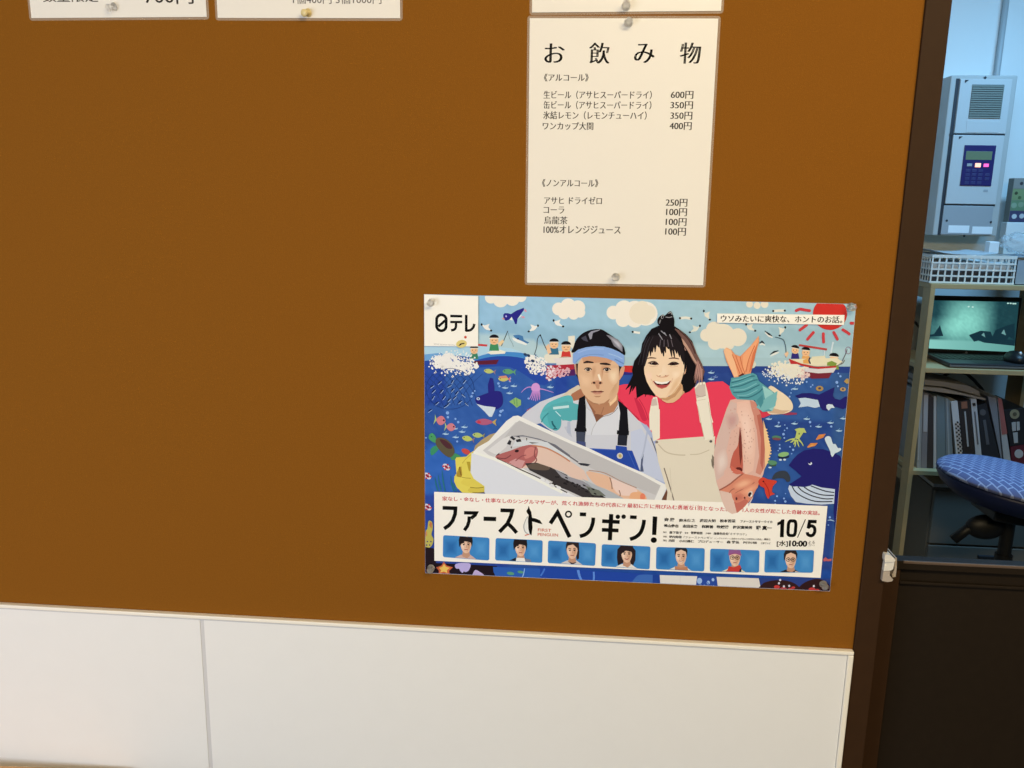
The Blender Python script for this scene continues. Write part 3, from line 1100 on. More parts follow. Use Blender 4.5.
# crabs, rocks, and white trousers cut by the title panel
bg.to(p3)
bg.poly([(-20, 640), (45, 642), (55, 752), (-20, 745)], (32, 66, 146))
bg.poly([(355, 650), (525, 652), (540, 768), (345, 768)], (44, 74, 152))
for x, y, r in ((380, 690, 22), (455, 705, 14), (420, 735, 10), (495, 680, 12), (385, 745, 20), (500, 740, 10)):
    bg.ell(x, y, r, r * 1.2, (156, 184, 222))
bg.poly([(440, 690), (470, 720), (450, 720)], (90, 120, 190))
bg.poly([(40, 640), (360, 650), (345, 764), (48, 754)], (226, 218, 208))
bg.stroke([(215, 648), (212, 760)], 3, (206, 198, 190))
bg.poly([(525, 655), (885, 668), (905, 768), (540, 766)], (222, 212, 200))
bg.to(p4)
bg.poly([(250, 625), (855, 628), (848, 742), (265, 742)], (46, 66, 130))
bg.poly([(265, 735), (275, 675), (340, 648), (430, 640), (520, 655), (580, 690), (600, 742)], (54, 30, 30), True)
bg.poly([(590, 740), (600, 690), (660, 650), (740, 630), (800, 645), (850, 690), (846, 740)], (50, 27, 28), True)
for x, y, r in ((400, 700, 26), (455, 720, 30), (515, 722, 24), (540, 705, 16), (700, 722, 30), (745, 728, 20)):
    bg.ell(x, y, r, r * 0.62, (196, 62, 58))
for x, y in ((418, 668), (460, 695), (505, 690), (715, 692), (428, 640)):
    bg.ell(x, y, 9, 10, (214, 206, 214))
bg.poly([(795, 465), (815, 445), (835, 462), (868, 458), (865, 478), (840, 480), (820, 478), (800, 482)], (190, 96, 96))
bg.to(ID)
bg.build('sea_picture', poster, M_ink)

# ---- the man: white work shirt, blue headband, blue bib with black straps
SK, SKD, SKL = (222, 178, 140), (176, 122, 88), (240, 206, 170)
SHIRT, SHD = (206, 204, 208), (178, 178, 190)
mn = Art(PB)
mn.to(A_)
mn.poly([(462, 600), (500, 562), (560, 520), (640, 490), (700, 470), (760, 455), (920, 520), (930, 500), (1010, 580), (1130, 690), (1180, 830), (1230, 960), (1000, 960), (760, 760), (560, 620), (470, 640)], SHIRT)
mn.poly([(1010, 590), (1075, 690), (1110, 800), (1090, 900), (1190, 965), (1240, 960), (1180, 830), (1130, 690)], (170, 178, 206))
mn.to(k2)
mn.poly([(690, 100), (780, 70), (880, 250), (960, 400), (1003, 545), (770, 440), (690, 260)], (196, 200, 216))
mn.poly([(778, 330), (800, 290), (790, 380), (800, 440), (770, 440)], (84, 92, 120))
mn.stroke([(830, 100), (800, 260), (778, 330)], 14, (176, 182, 202), True)
mn.stroke([(860, 150), (930, 330), (1000, 545)], 8, (92, 88, 96), True)
mn.poly([(120, 60), (160, 50), (190, 150), (160, 130)], (190, 190, 198))
mn.to(m2)
mn.poly([(95, 600), (130, 590), (140, 760), (90, 740)], (178, 182, 196))
# her sleeve and forearm across his shoulders
mn.to(A_).poly([(690, 505), (700, 470), (752, 440), (800, 455), (800, 500), (720, 515)], (190, 132, 96))
mn.to(m2).poly([(120, 270), (160, 210), (240, 170), (310, 230), (300, 280), (180, 330)], (172, 112, 82), True)
mn.poly([(10, 280), (120, 190), (235, 125), (270, 170), (150, 240), (110, 330), (0, 330)], (214, 196, 170))
CORAL, CORD = (232, 64, 88), (196, 40, 66)
mn.poly([(735, 140), (820, 118), (900, 116), (1024, 140), (1100, 420), (1100, 640), (1000, 580), (870, 440), (720, 310)], CORAL)
mn.stroke([(730, 290), (860, 420), (1010, 570)], 14, CORD, True)
mn.stroke([(830, 180), (900, 330), (1020, 470)], 10, (214, 50, 76), True)
# teal glove on his shoulder
TEAL, TED, TEL = (92, 178, 180), (58, 134, 140), (160, 212, 208)
mn.to(A_)
mn.poly([(560, 600), (566, 565), (590, 530), (640, 505), (690, 490), (712, 510), (710, 600), (690, 610), (655, 600), (650, 640), (625, 652), (590, 635)], TEAL, True)
mn.to(k1)
mn.poly([(780, 100), (870, 40), (1000, 10), (1100, 40), (1110, 170), (960, 175), (940, 150), (900, 95)], (88, 170, 172))
mn.poly([(830, 110), (890, 85), (940, 110), (950, 200), (930, 250), (890, 260), (850, 220)], (82, 166, 170), True)
mn.stroke([(870, 180), (880, 210), (900, 235)], 14, (36, 96, 104), True)
mn.stroke([(880, 70), (1015, 55)], 22, (196, 222, 218))
mn.stroke([(900, 95), (945, 140)], 8, (190, 222, 220))
mn.stroke([(780, 190), (800, 150), (840, 110)], 10, TED, True)
mn.stroke([(880, 250), (900, 240), (915, 248)], 7, (32, 60, 70))
# neck
mn.to(m2)
mn.poly([(270, 200), (330, 300), (430, 500), (465, 600), (560, 520), (690, 470), (740, 380), (745, 280), (720, 190)], (182, 128, 94))
mn.poly([(430, 500), (465, 605), (520, 545), (560, 515), (480, 500)], (132, 84, 62))
mn.poly([(330, 310), (400, 440), (440, 530), (455, 470), (380, 370)], (150, 98, 72))
mn.poly([(620, 300), (735, 180), (725, 320), (640, 400)], (240, 198, 152))
mn.stroke([(560, 410), (540, 470), (520, 520)], 8, (150, 100, 76), True)
# collar edges
mn.poly([(330, 330), (340, 420), (400, 470), (440, 540), (465, 605), (400, 768), (340, 768), (320, 560)], (214, 212, 214))
mn.poly([(465, 605), (540, 540), (640, 510), (740, 420), (750, 370), (770, 500), (760, 768), (400, 768), (420, 690)], (216, 214, 216))
mn.stroke([(465, 605), (420, 690), (400, 768)], 7, (176, 174, 178), True)
mn.stroke([(465, 603), (540, 538), (640, 508), (700, 465), (742, 415)], 7, (120, 100, 92), True)
mn.stroke([(335, 350), (350, 420), (400, 468), (440, 535)], 5, (188, 180, 178), True)
# head
mn.to(m1)
mn.poly([(160, 420), (175, 340), (210, 250), (290, 170), (400, 125), (520, 118), (600, 160), (700, 230), (790, 310), (825, 370), (828, 450), (700, 420), (400, 350)], (20, 17, 22), True)
mn.poly([(360, 180), (400, 145), (520, 118), (500, 135), (420, 165), (405, 240), (385, 250)], (150, 146, 156))
mn.poly([(590, 190), (640, 200), (740, 250), (800, 320), (800, 410), (760, 380), (690, 330), (650, 250)], (128, 124, 132))
mn.soft([(640, 215), (740, 260), (795, 330), (790, 385), (740, 350), (680, 280)], (128, 124, 132), (186, 182, 188))
mn.poly([(270, 230), (330, 200), (360, 280), (300, 260)], (70, 68, 80))
mn.poly([(200, 560), (190, 640), (205, 700), (235, 760), (250, 768), (740, 768), (790, 740), (820, 640), (790, 560), (740, 520)], (30, 26, 30))
mn.poly([(185, 600), (175, 560), (205, 560), (215, 700), (200, 690)], (200, 150, 120))
mn.poly([(770, 640), (800, 590), (828, 600), (815, 680), (780, 745), (755, 768), (760, 690)], (214, 158, 126), True)
FACE = [(230, 560), (280, 480), (400, 450), (560, 460), (700, 500), (750, 580), (755, 700), (757, 800), (747, 900), (725, 960), (690, 1010), (640, 1050), (580, 1075), (500, 1082), (430, 1060), (360, 1015), (300, 945), (262, 870), (240, 780), (225, 690)]
mn.poly(FACE, SK)
mn.soft([(650, 600), (745, 580), (755, 700), (757, 800), (747, 900), (725, 960), (690, 1010), (640, 1050), (620, 960), (690, 850), (700, 720)], SK, (206, 160, 122))
mn.soft([(620, 640), (740, 620), (745, 760), (690, 830), (620, 760)], SK, (240, 208, 172))
mn.soft([(250, 690), (330, 700), (400, 740), (390, 850), (300, 860), (255, 800)], SK, (232, 190, 152))
mn.poly([(280, 480), (400, 455), (560, 462), (690, 500), (640, 560), (500, 545), (300, 560)], (206, 152, 116))
mn.soft([(480, 560), (510, 620), (525, 740), (550, 800), (540, 830), (430, 830), (410, 800), (450, 720), (470, 620)], SK, (222, 178, 142))
mn.poly([(480, 700), (505, 690), (530, 770), (510, 790)], (252, 228, 202))
mn.soft([(520, 600), (560, 560), (660, 590), (560, 640), (540, 760), (520, 700)], SK, (196, 142, 106))
mn.soft([(410, 600), (450, 580), (470, 640), (440, 740), (420, 760), (400, 680)], SK, (206, 156, 120))
mn.stroke([(300, 548), (350, 536), (430, 545)], [12, 30, 14], (44, 32, 32), True)
mn.stroke([(510, 560), (590, 562), (650, 575)], [16, 32, 10], (44, 32, 32), True)
for x, y, w in ((360, 632, 48), (600, 634, 50)):
    mn.poly([(x - w, y + 2), (x - w * 0.5, y - 17), (x + w * 0.4, y - 18), (x + w, y + 2), (x + w * 0.3, y + 22), (x - w * 0.5, y + 20)], (212, 186, 168))
    mn.ell(x, y + 2, 23, 21, (36, 24, 26))
    mn.ell(x - 6, y - 5, 5, 5, (190, 180, 176))
    mn.stroke([(x - w, y + 2), (x - w * 0.5, y - 17), (x + w * 0.4, y - 18), (x + w, y + 4)], 11, (40, 26, 26), True)
    mn.stroke([(x - w * 0.6, y + 30), (x, y + 36), (x + w * 0.6, y + 28)], 6, (176, 126, 96), True)
mn.to(m2)
mn.poly([(405, 100), (425, 80), (470, 70), (520, 75), (548, 100), (530, 120), (480, 125), (430, 118)], (204, 150, 116), True)
mn.ell(437, 100, 18, 13, (60, 30, 26), 10)
mn.ell(515, 102, 18, 13, (60, 30, 26), -10)
mn.poly([(400, 108), (414, 88), (410, 120)], (170, 112, 84))
mn.poly([(450, 120), (510, 122), (500, 180), (470, 175)], (196, 142, 108))
mn.poly([(395, 215), (440, 200), (480, 206), (530, 200), (560, 215), (530, 225), (480, 222), (430, 224)], (150, 88, 74))
mn.poly([(405, 222), (480, 224), (550, 222), (510, 248), (450, 250)], (202, 140, 116))
mn.stroke([(395, 214), (440, 216), (480, 215), (560, 213)], 9, (84, 42, 38), True)
mn.poly([(430, 268), (530, 266), (500, 285), (460, 285)], (186, 134, 100))
mn.poly([(300, 250), (400, 350), (480, 374), (560, 360), (640, 300), (600, 390), (500, 372), (400, 368)], (178, 126, 92))
# headband
HB, HBD = (136, 166, 214), (104, 134, 190)
mn.to(m1)
mn.poly([(165, 430), (230, 380), (330, 350), (450, 335), (560, 340), (660, 365), (760, 410), (820, 450), (826, 530), (810, 600), (760, 590), (700, 530), (600, 490), (480, 468), (380, 462), (290, 480), (230, 520), (190, 570), (165, 545)], HB)
mn.stroke([(700, 500), (760, 530), (815, 560)], 16, HBD, True)
mn.stroke([(620, 430), (720, 460), (800, 500)], 12, (164, 190, 228), True)
mn.stroke([(230, 420), (380, 372), (560, 372)], 16, (154, 180, 222), True)
mn.stroke([(200, 540), (280, 470), (420, 440), (560, 450)], 10, (116, 146, 200), True)
# black straps, buckles and the blue bib
BK = (20, 19, 25)
mn.to(m2)
mn.poly([(245, 300), (320, 260), (332, 420), (330, 700), (215, 690), (225, 450)], BK)
mn.poly([(740, 320), (860, 410), (870, 580), (880, 730), (755, 720), (770, 480)], BK)
mn.to(k2)
mn.poly([(232, 0), (300, 0), (306, 70), (296, 190), (225, 180), (222, 70)], BK)
mn.poly([(212, 70), (310, 72), (312, 98), (210, 96)], (20, 20, 26))
mn.poly([(222, 100), (300, 104), (298, 190), (226, 178)], (66, 70, 86))
mn.poly([(226, 178), (304, 188), (306, 232), (225, 195)], (70, 78, 120))
mn.poly([(592, 0), (665, 0), (664, 100), (655, 220), (575, 215), (585, 100)], BK)
mn.poly([(572, 88), (675, 94), (672, 130), (570, 122)], (18, 18, 24))
mn.poly([(580, 128), (662, 134), (655, 216), (575, 208)], (38, 40, 50))
BIB = (40, 72, 158)
mn.poly([(335, 240), (560, 252), (562, 218), (655, 228), (658, 258), (702, 262), (770, 440), (600, 370), (450, 300)], BIB)
mn.stroke([(340, 244), (560, 256)], 7, (70, 100, 180))
mn.stroke([(664, 262), (740, 430)], 5, (66, 96, 176))
mn.ell(596, 306, 26, 26, (206, 200, 186))
mn.ell(598, 306, 13, 15, (186, 160, 92))
mn.build('printed_man', poster, M_ink)

# ---- the polystyrene crate he carries, his yellow gloves, and the fish lying in it
cr = Art(PB)
cr.to(y1)
YG, YGD, YGL = (226, 206, 90), (180, 154, 50), (240, 228, 140)
cr.to(k1).poly([(200, 440), (215, 390), (270, 340), (340, 295), (390, 280), (330, 360), (240, 430)], (176, 152, 110))
cr.to(y1)
cr.poly([(400, 120), (415, 95), (470, 90), (540, 85), (590, 40), (635, 10), (640, 120), (620, 330), (760, 400), (790, 460), (780, 540), (640, 552), (490, 545), (420, 480), (385, 400), (388, 340), (415, 300)], YG)
cr.poly([(415, 300), (450, 220), (480, 210), (490, 320), (470, 350), (420, 340)], (176, 140, 50))
cr.poly([(480, 180), (530, 150), (580, 160), (600, 270), (570, 340), (520, 350), (490, 300)], (224, 204, 88), True)
cr.poly([(545, 150), (590, 150), (605, 270), (575, 270)], YGD)
cr.stroke([(455, 215), (465, 290), (480, 330)], 12, (120, 90, 40), True)
cr.stroke([(490, 170), (540, 110), (600, 60)], 10, (196, 174, 70), True)
cr.poly([(560, 350), (680, 380), (750, 420), (770, 465), (700, 480), (600, 475), (470, 420)], (222, 200, 84), True)
cr.poly([(600, 482), (700, 488), (775, 480), (780, 530), (700, 540), (610, 545), (560, 520)], (214, 190, 78), True)
cr.stroke([(590, 478), (680, 486), (765, 476)], 8, (130, 106, 36), True)
cr.stroke([(620, 546), (700, 546), (775, 540)], 8, (130, 106, 36), True)
cr.stroke([(430, 330), (520, 355), (600, 362)], 7, (160, 130, 50), True)
FO, FOD, FOI = (222, 219, 222), (200, 200, 210), (204, 198, 194)
cr.to(k1)
RIM = (236, 230, 220)
crate = [k1(200, 440), k1(240, 400), k1(330, 350), k1(400, 270), k1(480, 180), k1(540, 138), k1(580, 132), k1(620, 150), k1(1024, 345), k2(330, 240), k2(560, 350), k2(780, 445), k2(1003, 560), k2(940, 695), k2(700, 690), k2(240, 672), y1(780, 560), y1(800, 480), y1(660, 330), y1(610, 270), y1(620, 100)]
cr.to(ID).raw(crate, RIM)
cr.to(k1)
cr.poly([(205, 455), (520, 560), (1000, 790), (1100, 840), (840, 835), (300, 800), (300, 740), (250, 650), (180, 600)], FO)
cr.to(y1).poly([(650, 60), (1024, 215), (1060, 560), (790, 556), (800, 480), (760, 400), (660, 330), (600, 260)], (220, 217, 222))
cr.to(C_).poly([(240, 60), (480, 160), (740, 268), (560, 266), (300, 245), (300, 215), (250, 180), (235, 150)], (221, 219, 223))
# inside of the crate
cr.to(ID).raw([k1(280, 430), k1(500, 250), k1(560, 190), k1(600, 178), k1(1024, 375), k2(330, 270), k2(780, 475), k2(945, 560), k2(885, 695), k2(600, 690), k2(240, 660), k2(0, 545), k1(560, 550), k1(390, 490), k1(330, 470)], FOI)
cr.raw([k1(590, 175), k1(1024, 372), k2(330, 268), k2(780, 470), k2(945, 560), k2(900, 640), k2(700, 560), k2(480, 470), k2(330, 400), k2(100, 260), k1(900, 380), k1(740, 330), k1(500, 310), k1(450, 340), k1(540, 220)], (192, 186, 182))
cr.raw([k1(320, 430), k1(450, 330), k1(520, 300), k1(480, 400), k1(400, 470)], (222, 216, 210))
cr.raw([k1(500, 310), k1(640, 312), k1(780, 345), k1(900, 400), k1(1024, 500), k1(1024, 470), k1(900, 380), k1(760, 330), k1(620, 300)], (110, 110, 120))
cr.raw([k1(560, 345), k1(700, 340), k1(830, 360), k1(1024, 490), k1(1024, 530), k1(800, 400), k1(600, 390), k1(530, 400)], (212, 212, 210))
cr.to(k1)
for q in ([(485, 375), (505, 340), (525, 350), (515, 385)], [(510, 320), (530, 308), (560, 330), (545, 345)], [(560, 340), (600, 330), (610, 355), (570, 360)],
          [(560, 315), (590, 308), (600, 322)], [(648, 325), (660, 325), (655, 352)], [(670, 360), (760, 365), (700, 372)], [(515, 400), (530, 395), (525, 415)], [(395, 470), (420, 450), (425, 470), (390, 490)]):
    cr.poly(q, (48, 46, 50))
# red fish
cr.to(ID).raw([k1(388, 492), k1(430, 460), k1(520, 430), k1(600, 400), k1(690, 382), k1(780, 390), k1(860, 430), k1(960, 480), k1(1024, 520), k2(290, 430), k2(330, 520), k2(200, 500), k1(960, 610), k1(800, 560), k1(640, 580), k1(600, 585), k1(500, 540)], (226, 192, 172))
cr.to(k1)
cr.poly([(388, 492), (430, 460), (520, 430), (600, 400), (690, 382), (740, 400), (750, 450), (720, 520), (640, 560), (600, 585), (500, 540)], (178, 100, 96), True)
cr.poly([(500, 530), (560, 500), (640, 520), (610, 585), (560, 570)], (206, 150, 146))
cr.poly([(640, 430), (700, 400), (740, 440), (700, 480), (640, 500)], (206, 128, 118), True)
cr.ell(570, 435, 18, 12, (54, 30, 34), -10)
cr.stroke([(400, 492), (470, 500), (520, 470)], 8, (120, 62, 64), True)
cr.stroke([(730, 400), (720, 470), (740, 510), (720, 540)], 9, (140, 78, 74), True)
cr.stroke([(560, 520), (610, 480), (650, 470)], 8, (146, 80, 80), True)
cr.stroke([(700, 386), (820, 410), (940, 470), (1024, 525)], 12, (196, 130, 96), True)
# second and third pale fish at the right
cr.to(k2)
cr.poly([(310, 440), (400, 450), (500, 480), (600, 540), (740, 590), (800, 640), (810, 690), (640, 690), (500, 600), (400, 560), (340, 500)], (228, 182, 150), True)
cr.poly([(520, 500), (640, 545), (740, 590), (720, 640), (600, 640), (540, 580)], (234, 202, 186), True)
cr.poly([(690, 625), (760, 615), (812, 640), (815, 690), (690, 690)], (232, 172, 128), True)
cr.ell(790, 655, 22, 30, (230, 130, 96))
cr.stroke([(510, 490), (525, 540), (530, 590)], 9, (150, 110, 94), True)
cr.stroke([(590, 600), (600, 640), (580, 670)], 8, (150, 110, 90), True)
cr.stroke([(330, 430), (460, 450), (600, 520), (740, 580)], 7, (170, 130, 110), True)
cr.poly([(235, 365), (300, 370), (345, 380), (320, 395), (260, 385)], (50, 50, 56))
cr.stroke([(0, 200), (120, 280), (240, 360)], 12, (110, 104, 108), True)
# dark fish
cr.to(ID).raw([k1(640, 540), k1(740, 535), k1(860, 575), k1(1000, 640), k2(150, 480), k2(300, 540), k2(420, 600), k2(540, 665), k2(530, 690), k2(300, 670), k2(150, 600), k2(0, 545), k1(880, 700), k1(780, 650), k1(680, 600)], (58, 52, 52))
cr.to(k1)
cr.poly([(660, 560), (740, 540), (850, 575), (820, 600), (700, 590)], (100, 84, 72), True)
cr.to(k2)
cr.poly([(40, 420), (150, 480), (280, 520), (400, 590), (540, 665), (420, 640), (250, 560), (100, 490)], (150, 146, 150))
cr.poly([(270, 500), (400, 560), (540, 620), (660, 688), (520, 690), (420, 630)], (176, 178, 180))
cr.poly([(300, 560), (420, 600), (480, 650), (360, 640)], (110, 112, 100))
for i in range(26):
    u = rnd.uniform(0, 1)
    x, y = 20 + 440 * u, 470 + 190 * u + rnd.uniform(-30, 30)
    cr.ell(x, y, rnd.uniform(6, 18), 6, (34, 30, 32), 25, n=8)
cr.poly([(0, 545), (30, 560), (60, 555), (90, 590), (160, 620), (260, 672), (200, 660), (60, 600), (0, 575)], (228, 224, 222))
cr.to(k1)
cr.stroke([(400, 500), (560, 575), (760, 665), (900, 740), (1000, 790)], 9, (60, 52, 52), True)
cr.stroke([(206, 448), (390, 510), (560, 590), (760, 690), (960, 790)], 22, (240, 235, 226), True)
for x, y in ((790, 670), (830, 690), (870, 720), (930, 740)):
    cr.poly([(x - 25, y + 10), (x - 8, y - 8), (x + 12, y), (x + 25, y + 22), (x, y + 25)], (226, 222, 218))
cr.to(k2)
cr.poly([(890, 695), (945, 555), (1003, 560), (945, 700)], (236, 230, 220))
cr.poly([(945, 700), (1003, 575), (1050, 600), (1050, 705)], (110, 70, 52))
cr.build('printed_crate', poster, M_ink)

# ---- the woman: coral shirt, cream dungarees, black bob with a top knot
wm = Art(PB)
OV, OVD, OVL = (226, 212, 188), (198, 182, 156), (236, 224, 202)
wm.to(B_)
wm.poly([(0, 480), (60, 470), (130, 520), (200, 470), (320, 428), (385, 425), (420, 450), (450, 500), (470, 580), (420, 640), (350, 720), (90, 720), (40, 640), (-20, 560)], CORAL)
wm.to(w2)
wm.poly([(-60, 380), (0, 340), (60, 320), (180, 330), (330, 420), (340, 560), (320, 768), (200, 768), (-20, 570)], CORAL)
wm.poly([(120, 480), (200, 560), (260, 700), (280, 768), (220, 768), (160, 620)], (206, 46, 74), True)
wm.stroke([(180, 500), (250, 620), (300, 768)], 10, CORD, True)
# forearm, glove and raised arm on the right
wm.to(B_)
wm.poly([(540, 560), (600, 540), (640, 520), (620, 575), (575, 595), (540, 590)], (212, 60, 76))
wm.poly([(600, 450), (650, 470), (695, 505), (712, 540), (700, 565), (650, 578), (590, 565)], (236, 212, 178), True)
wm.poly([(600, 545), (660, 560), (700, 560), (660, 578), (600, 572)], (206, 172, 138))
# cream dungarees
wm.to(B_)
wm.poly([(70, 715), (100, 700), (130, 712), (300, 715), (330, 690), (350, 680), (345, 770), (360, 900), (400, 1010), (120, 1010), (128, 940), (85, 800)], OV)
wm.to(D_)
wm.poly([(75, 0), (345, -20), (350, 120), (385, 292), (160, 290), (110, 130)], OV)
wm.stroke([(85, 20), (130, 60), (220, 70), (330, 50)], 5, OVD, True)
wm.stroke([(112, 130), (140, 220), (160, 290)], 5, (120, 104, 92), True)
wm.poly([(330, 60), (345, 80), (345, 120), (336, 110)], (130, 118, 100))
wm.stroke([(140, 130), (150, 290)], 3, (214, 200, 176))
wm.to(f2)
wm.poly([(0, 375), (120, 325), (205, 300), (215, 340), (190, 380), (180, 768), (-40, 768), (-40, 400)], OV)
wm.stroke([(0, 465), (80, 460), (165, 425)], 7, OVD, True)
wm.poly([(180, 500), (205, 540), (200, 590), (185, 560)], (120, 106, 92))
wm.ell(178, 353, 13, 11, (90, 84, 80))
wm.poly([(125, 318), (205, 300), (210, 310), (130, 330)], (176, 60, 70))
wm.to(w2)
wm.poly([(360, 480), (410, 470), (430, 580), (440, 700), (440, 900), (315, 900), (310, 700), (330, 580)], OVL)
wm.poly([(345, 500), (400, 490), (415, 580), (330, 590)], (206, 184, 170))
wm.poly([(890, 350), (940, 290), (1024, 280), (1060, 420), (1100, 700), (1130, 800), (960, 800), (930, 600), (905, 440)], OVL)
wm.poly([(895, 370), (940, 320), (1024, 310), (1035, 450), (915, 490)], (206, 186, 172))
wm.stroke([(905, 445), (970, 470), (1035, 450)], 8, (176, 156, 140), True)
wm.stroke([(925, 520), (1035, 500)], 6, (206, 192, 168))
wm.to(B_).poly([(262, 520), (320, 505), (346, 690), (300, 700)], OVL)
wm.poly([(50, 560), (92, 555), (92, 690), (62, 705), (52, 640)], OVL)
wm.ell(78, 708, 7, 6, (130, 116, 110))
wm.stroke([(268, 540), (300, 695)], 2.5, OVD)
wm.stroke([(318, 520), (343, 685)], 2.5, OVD)
# hair behind the face
HR, HRB, HRL = (19, 15, 18), (104, 74, 66), (182, 140, 118)
wm.to(w1)
wm.poly([(430, 190), (415, 130), (440, 85), (480, 60), (510, 70), (560, 25), (590, 20), (610, 60), (632, 130), (630, 200), (640, 240), (520, 230)], HR, True)
wm.ell(480, 85, 18, 30, (150, 146, 146), 20)
wm.ell(482, 90, 10, 18, HR, 20)
wm.ell(447, 150, 10, 30, (120, 116, 116), 20)
wm.stroke([(520, 90), (570, 95), (605, 85)], 10, (150, 146, 148), True)
wm.stroke([(555, 45), (585, 30), (600, 60)], 8, (170, 164, 164), True)
wm.poly([(430, 200), (340, 240), (270, 330), (220, 430), (200, 540), (120, 650), (90, 768), (100, 830), (130, 900), (140, 1000), (150, 1130), (240, 1080), (330, 1090), (385, 1110), (400, 900), (740, 860), (720, 1010), (770, 1060), (830, 1040), (890, 980), (920, 900), (1010, 890), (1000, 800), (960, 680), (910, 540), (860, 400), (790, 320), (700, 250), (620, 200), (520, 190)], HR)
wm.poly([(640, 235), (720, 270), (800, 340), (870, 430), (920, 560), (985, 690), (1020, 790), (1000, 850), (900, 700), (860, 640), (800, 520), (720, 400), (640, 320)], (112, 80, 72))
wm.stroke([(645, 300), (740, 400), (820, 520), (900, 660), (990, 770)], [18, 34, 30, 24, 14], (190, 148, 126), True)
wm.stroke([(700, 270), (790, 350), (850, 440), (900, 560)], 14, (66, 42, 40), True)
wm.stroke([(650, 350), (720, 420), (780, 520)], 14, (160, 120, 108), True)
for i in range(9):
    u = i / 8
    wm.stroke([(930 + 60 * u, 640 + 130 * u), (900 + 90 * u, 800 + 60 * u), (880 + 110 * u, 900 + 30 * (i % 3))], [10, 12, 4], (150 + 40 * (i % 2), 108 + 34 * (i % 2), 98 + 30 * (i % 2)), True)
wm.to(w2)
for x0, x1, y_ in ((30, 10, 380), (60, 55, 440), (95, 90, 400), (150, 150, 500), (200, 215, 440), (250, 260, 470), (300, 320, 460)):
    wm.stroke([(120 + x0 * 0.6, 180), (x0 + 40, 300), (x1, y_)], [60, 40, 6], HR, True)
wm.poly([(735, 200), (760, 60), (800, 100), (880, 150), (885, 330), (830, 400), (770, 425), (735, 380)], HR)
# neck and face
wm.poly([(600, 330), (760, 150), (780, 300), (760, 420), (700, 480), (600, 500)], (206, 158, 116))
wm.poly([(725, 180), (770, 100), (800, 200), (790, 420), (745, 395), (735, 320), (716, 300)], HR)
wm.poly([(420, 470), (560, 470), (720, 300), (735, 420), (700, 490), (620, 545), (540, 552), (480, 520)], (224, 180, 136))
wm.poly([(430, 480), (520, 490), (640, 420), (720, 300), (725, 360), (640, 470), (540, 520), (470, 505)], (196, 146, 104))
wm.stroke([(455, 495), (500, 540), (570, 555), (650, 535), (730, 465)], 8, (206, 48, 72), True)
wm.poly([(745, 190), (780, 110), (790, 60), (775, 170)], (206, 156, 124))
WF = [(300, 400), (430, 380), (600, 400), (720, 460), (755, 560), (760, 680), (755, 790), (730, 860), (700, 930), (650, 1010), (590, 1080), (520, 1120), (450, 1125), (390, 1090), (330, 1010), (280, 920), (250, 820), (238, 700), (245, 560)]
wm.to(w1).poly([(x, y) for x, y in WF], (240, 206, 170))
wm.soft([(640, 880), (740, 800), (715, 920), (650, 1010), (590, 1080), (520, 1120), (560, 1040)], (240, 206, 170), (228, 186, 144))
wm.soft([(250, 780), (330, 790), (360, 850), (320, 920), (272, 880)], (240, 206, 170), (244, 206, 178))
wm.soft([(600, 790), (700, 780), (690, 850), (620, 880)], (240, 206, 170), (246, 216, 184))
wm.to(w2)
wm.soft([(480, 60), (530, 60), (560, 180), (530, 200), (470, 210), (400, 200), (420, 180), (470, 150)], (240, 206, 170), (244, 214, 182))
wm.poly([(400, 190), (440, 210), (480, 215), (560, 190), (540, 215), (480, 225), (420, 215)], (214, 160, 126), True)
wm.ell(448, 203, 9, 6, (150, 92, 74))
wm.ell(520, 200, 9, 6, (150, 92, 74))
for p in ([(300, 40), (340, 30), (380, 24), (430, 55), (390, 66), (330, 58)], [(560, 60), (600, 34), (660, 34), (690, 55), (640, 68), (590, 70)]):
    wm.poly(p, (60, 34, 32))
wm.stroke([(295, 42), (335, 22), (385, 20), (430, 58)], 11, (40, 22, 24), True)
wm.stroke([(550, 62), (600, 30), (650, 30), (692, 52)], 11, (40, 22, 24), True)
wm.ell(352, 44, 14, 9, (214, 200, 190))
wm.ell(362, 46, 19, 15, (30, 18, 20))
wm.ell(618, 50, 22, 13, (30, 18, 20))
wm.stroke([(310, 75), (360, 84), (420, 74)], 6, (214, 168, 134), True)
wm.stroke([(570, 84), (620, 88), (680, 76)], 6, (214, 168, 134), True)
wm.stroke([(280, -18), (330, -28), (400, -22)], [8, 18, 10], (96, 62, 50), True)
wm.stroke([(560, -18), (620, -26), (690, -14)], [8, 18, 10], (96, 62, 50), True)
# open smile
wm.poly([(355, 265), (400, 275), (470, 292), (540, 285), (590, 262), (570, 310), (530, 350), (470, 370), (420, 350), (380, 310)], (196, 96, 86))
wm.poly([(362, 270), (400, 280), (470, 298), (540, 288), (585, 266), (560, 306), (520, 330), (470, 338), (420, 326), (385, 302)], (60, 22, 26))
wm.poly([(375, 275), (400, 270), (470, 284), (540, 274), (575, 268), (540, 300), (470, 310), (405, 300)], (244, 234, 226))
wm.poly([(410, 322), (470, 318), (540, 320), (520, 345), (470, 352), (430, 342)], (176, 72, 70))
wm.stroke([(330, 240), (350, 270), (360, 300)], 6, (220, 172, 138), True)
wm.stroke([(610, 235), (600, 265), (595, 290)], 6, (214, 164, 128), True)
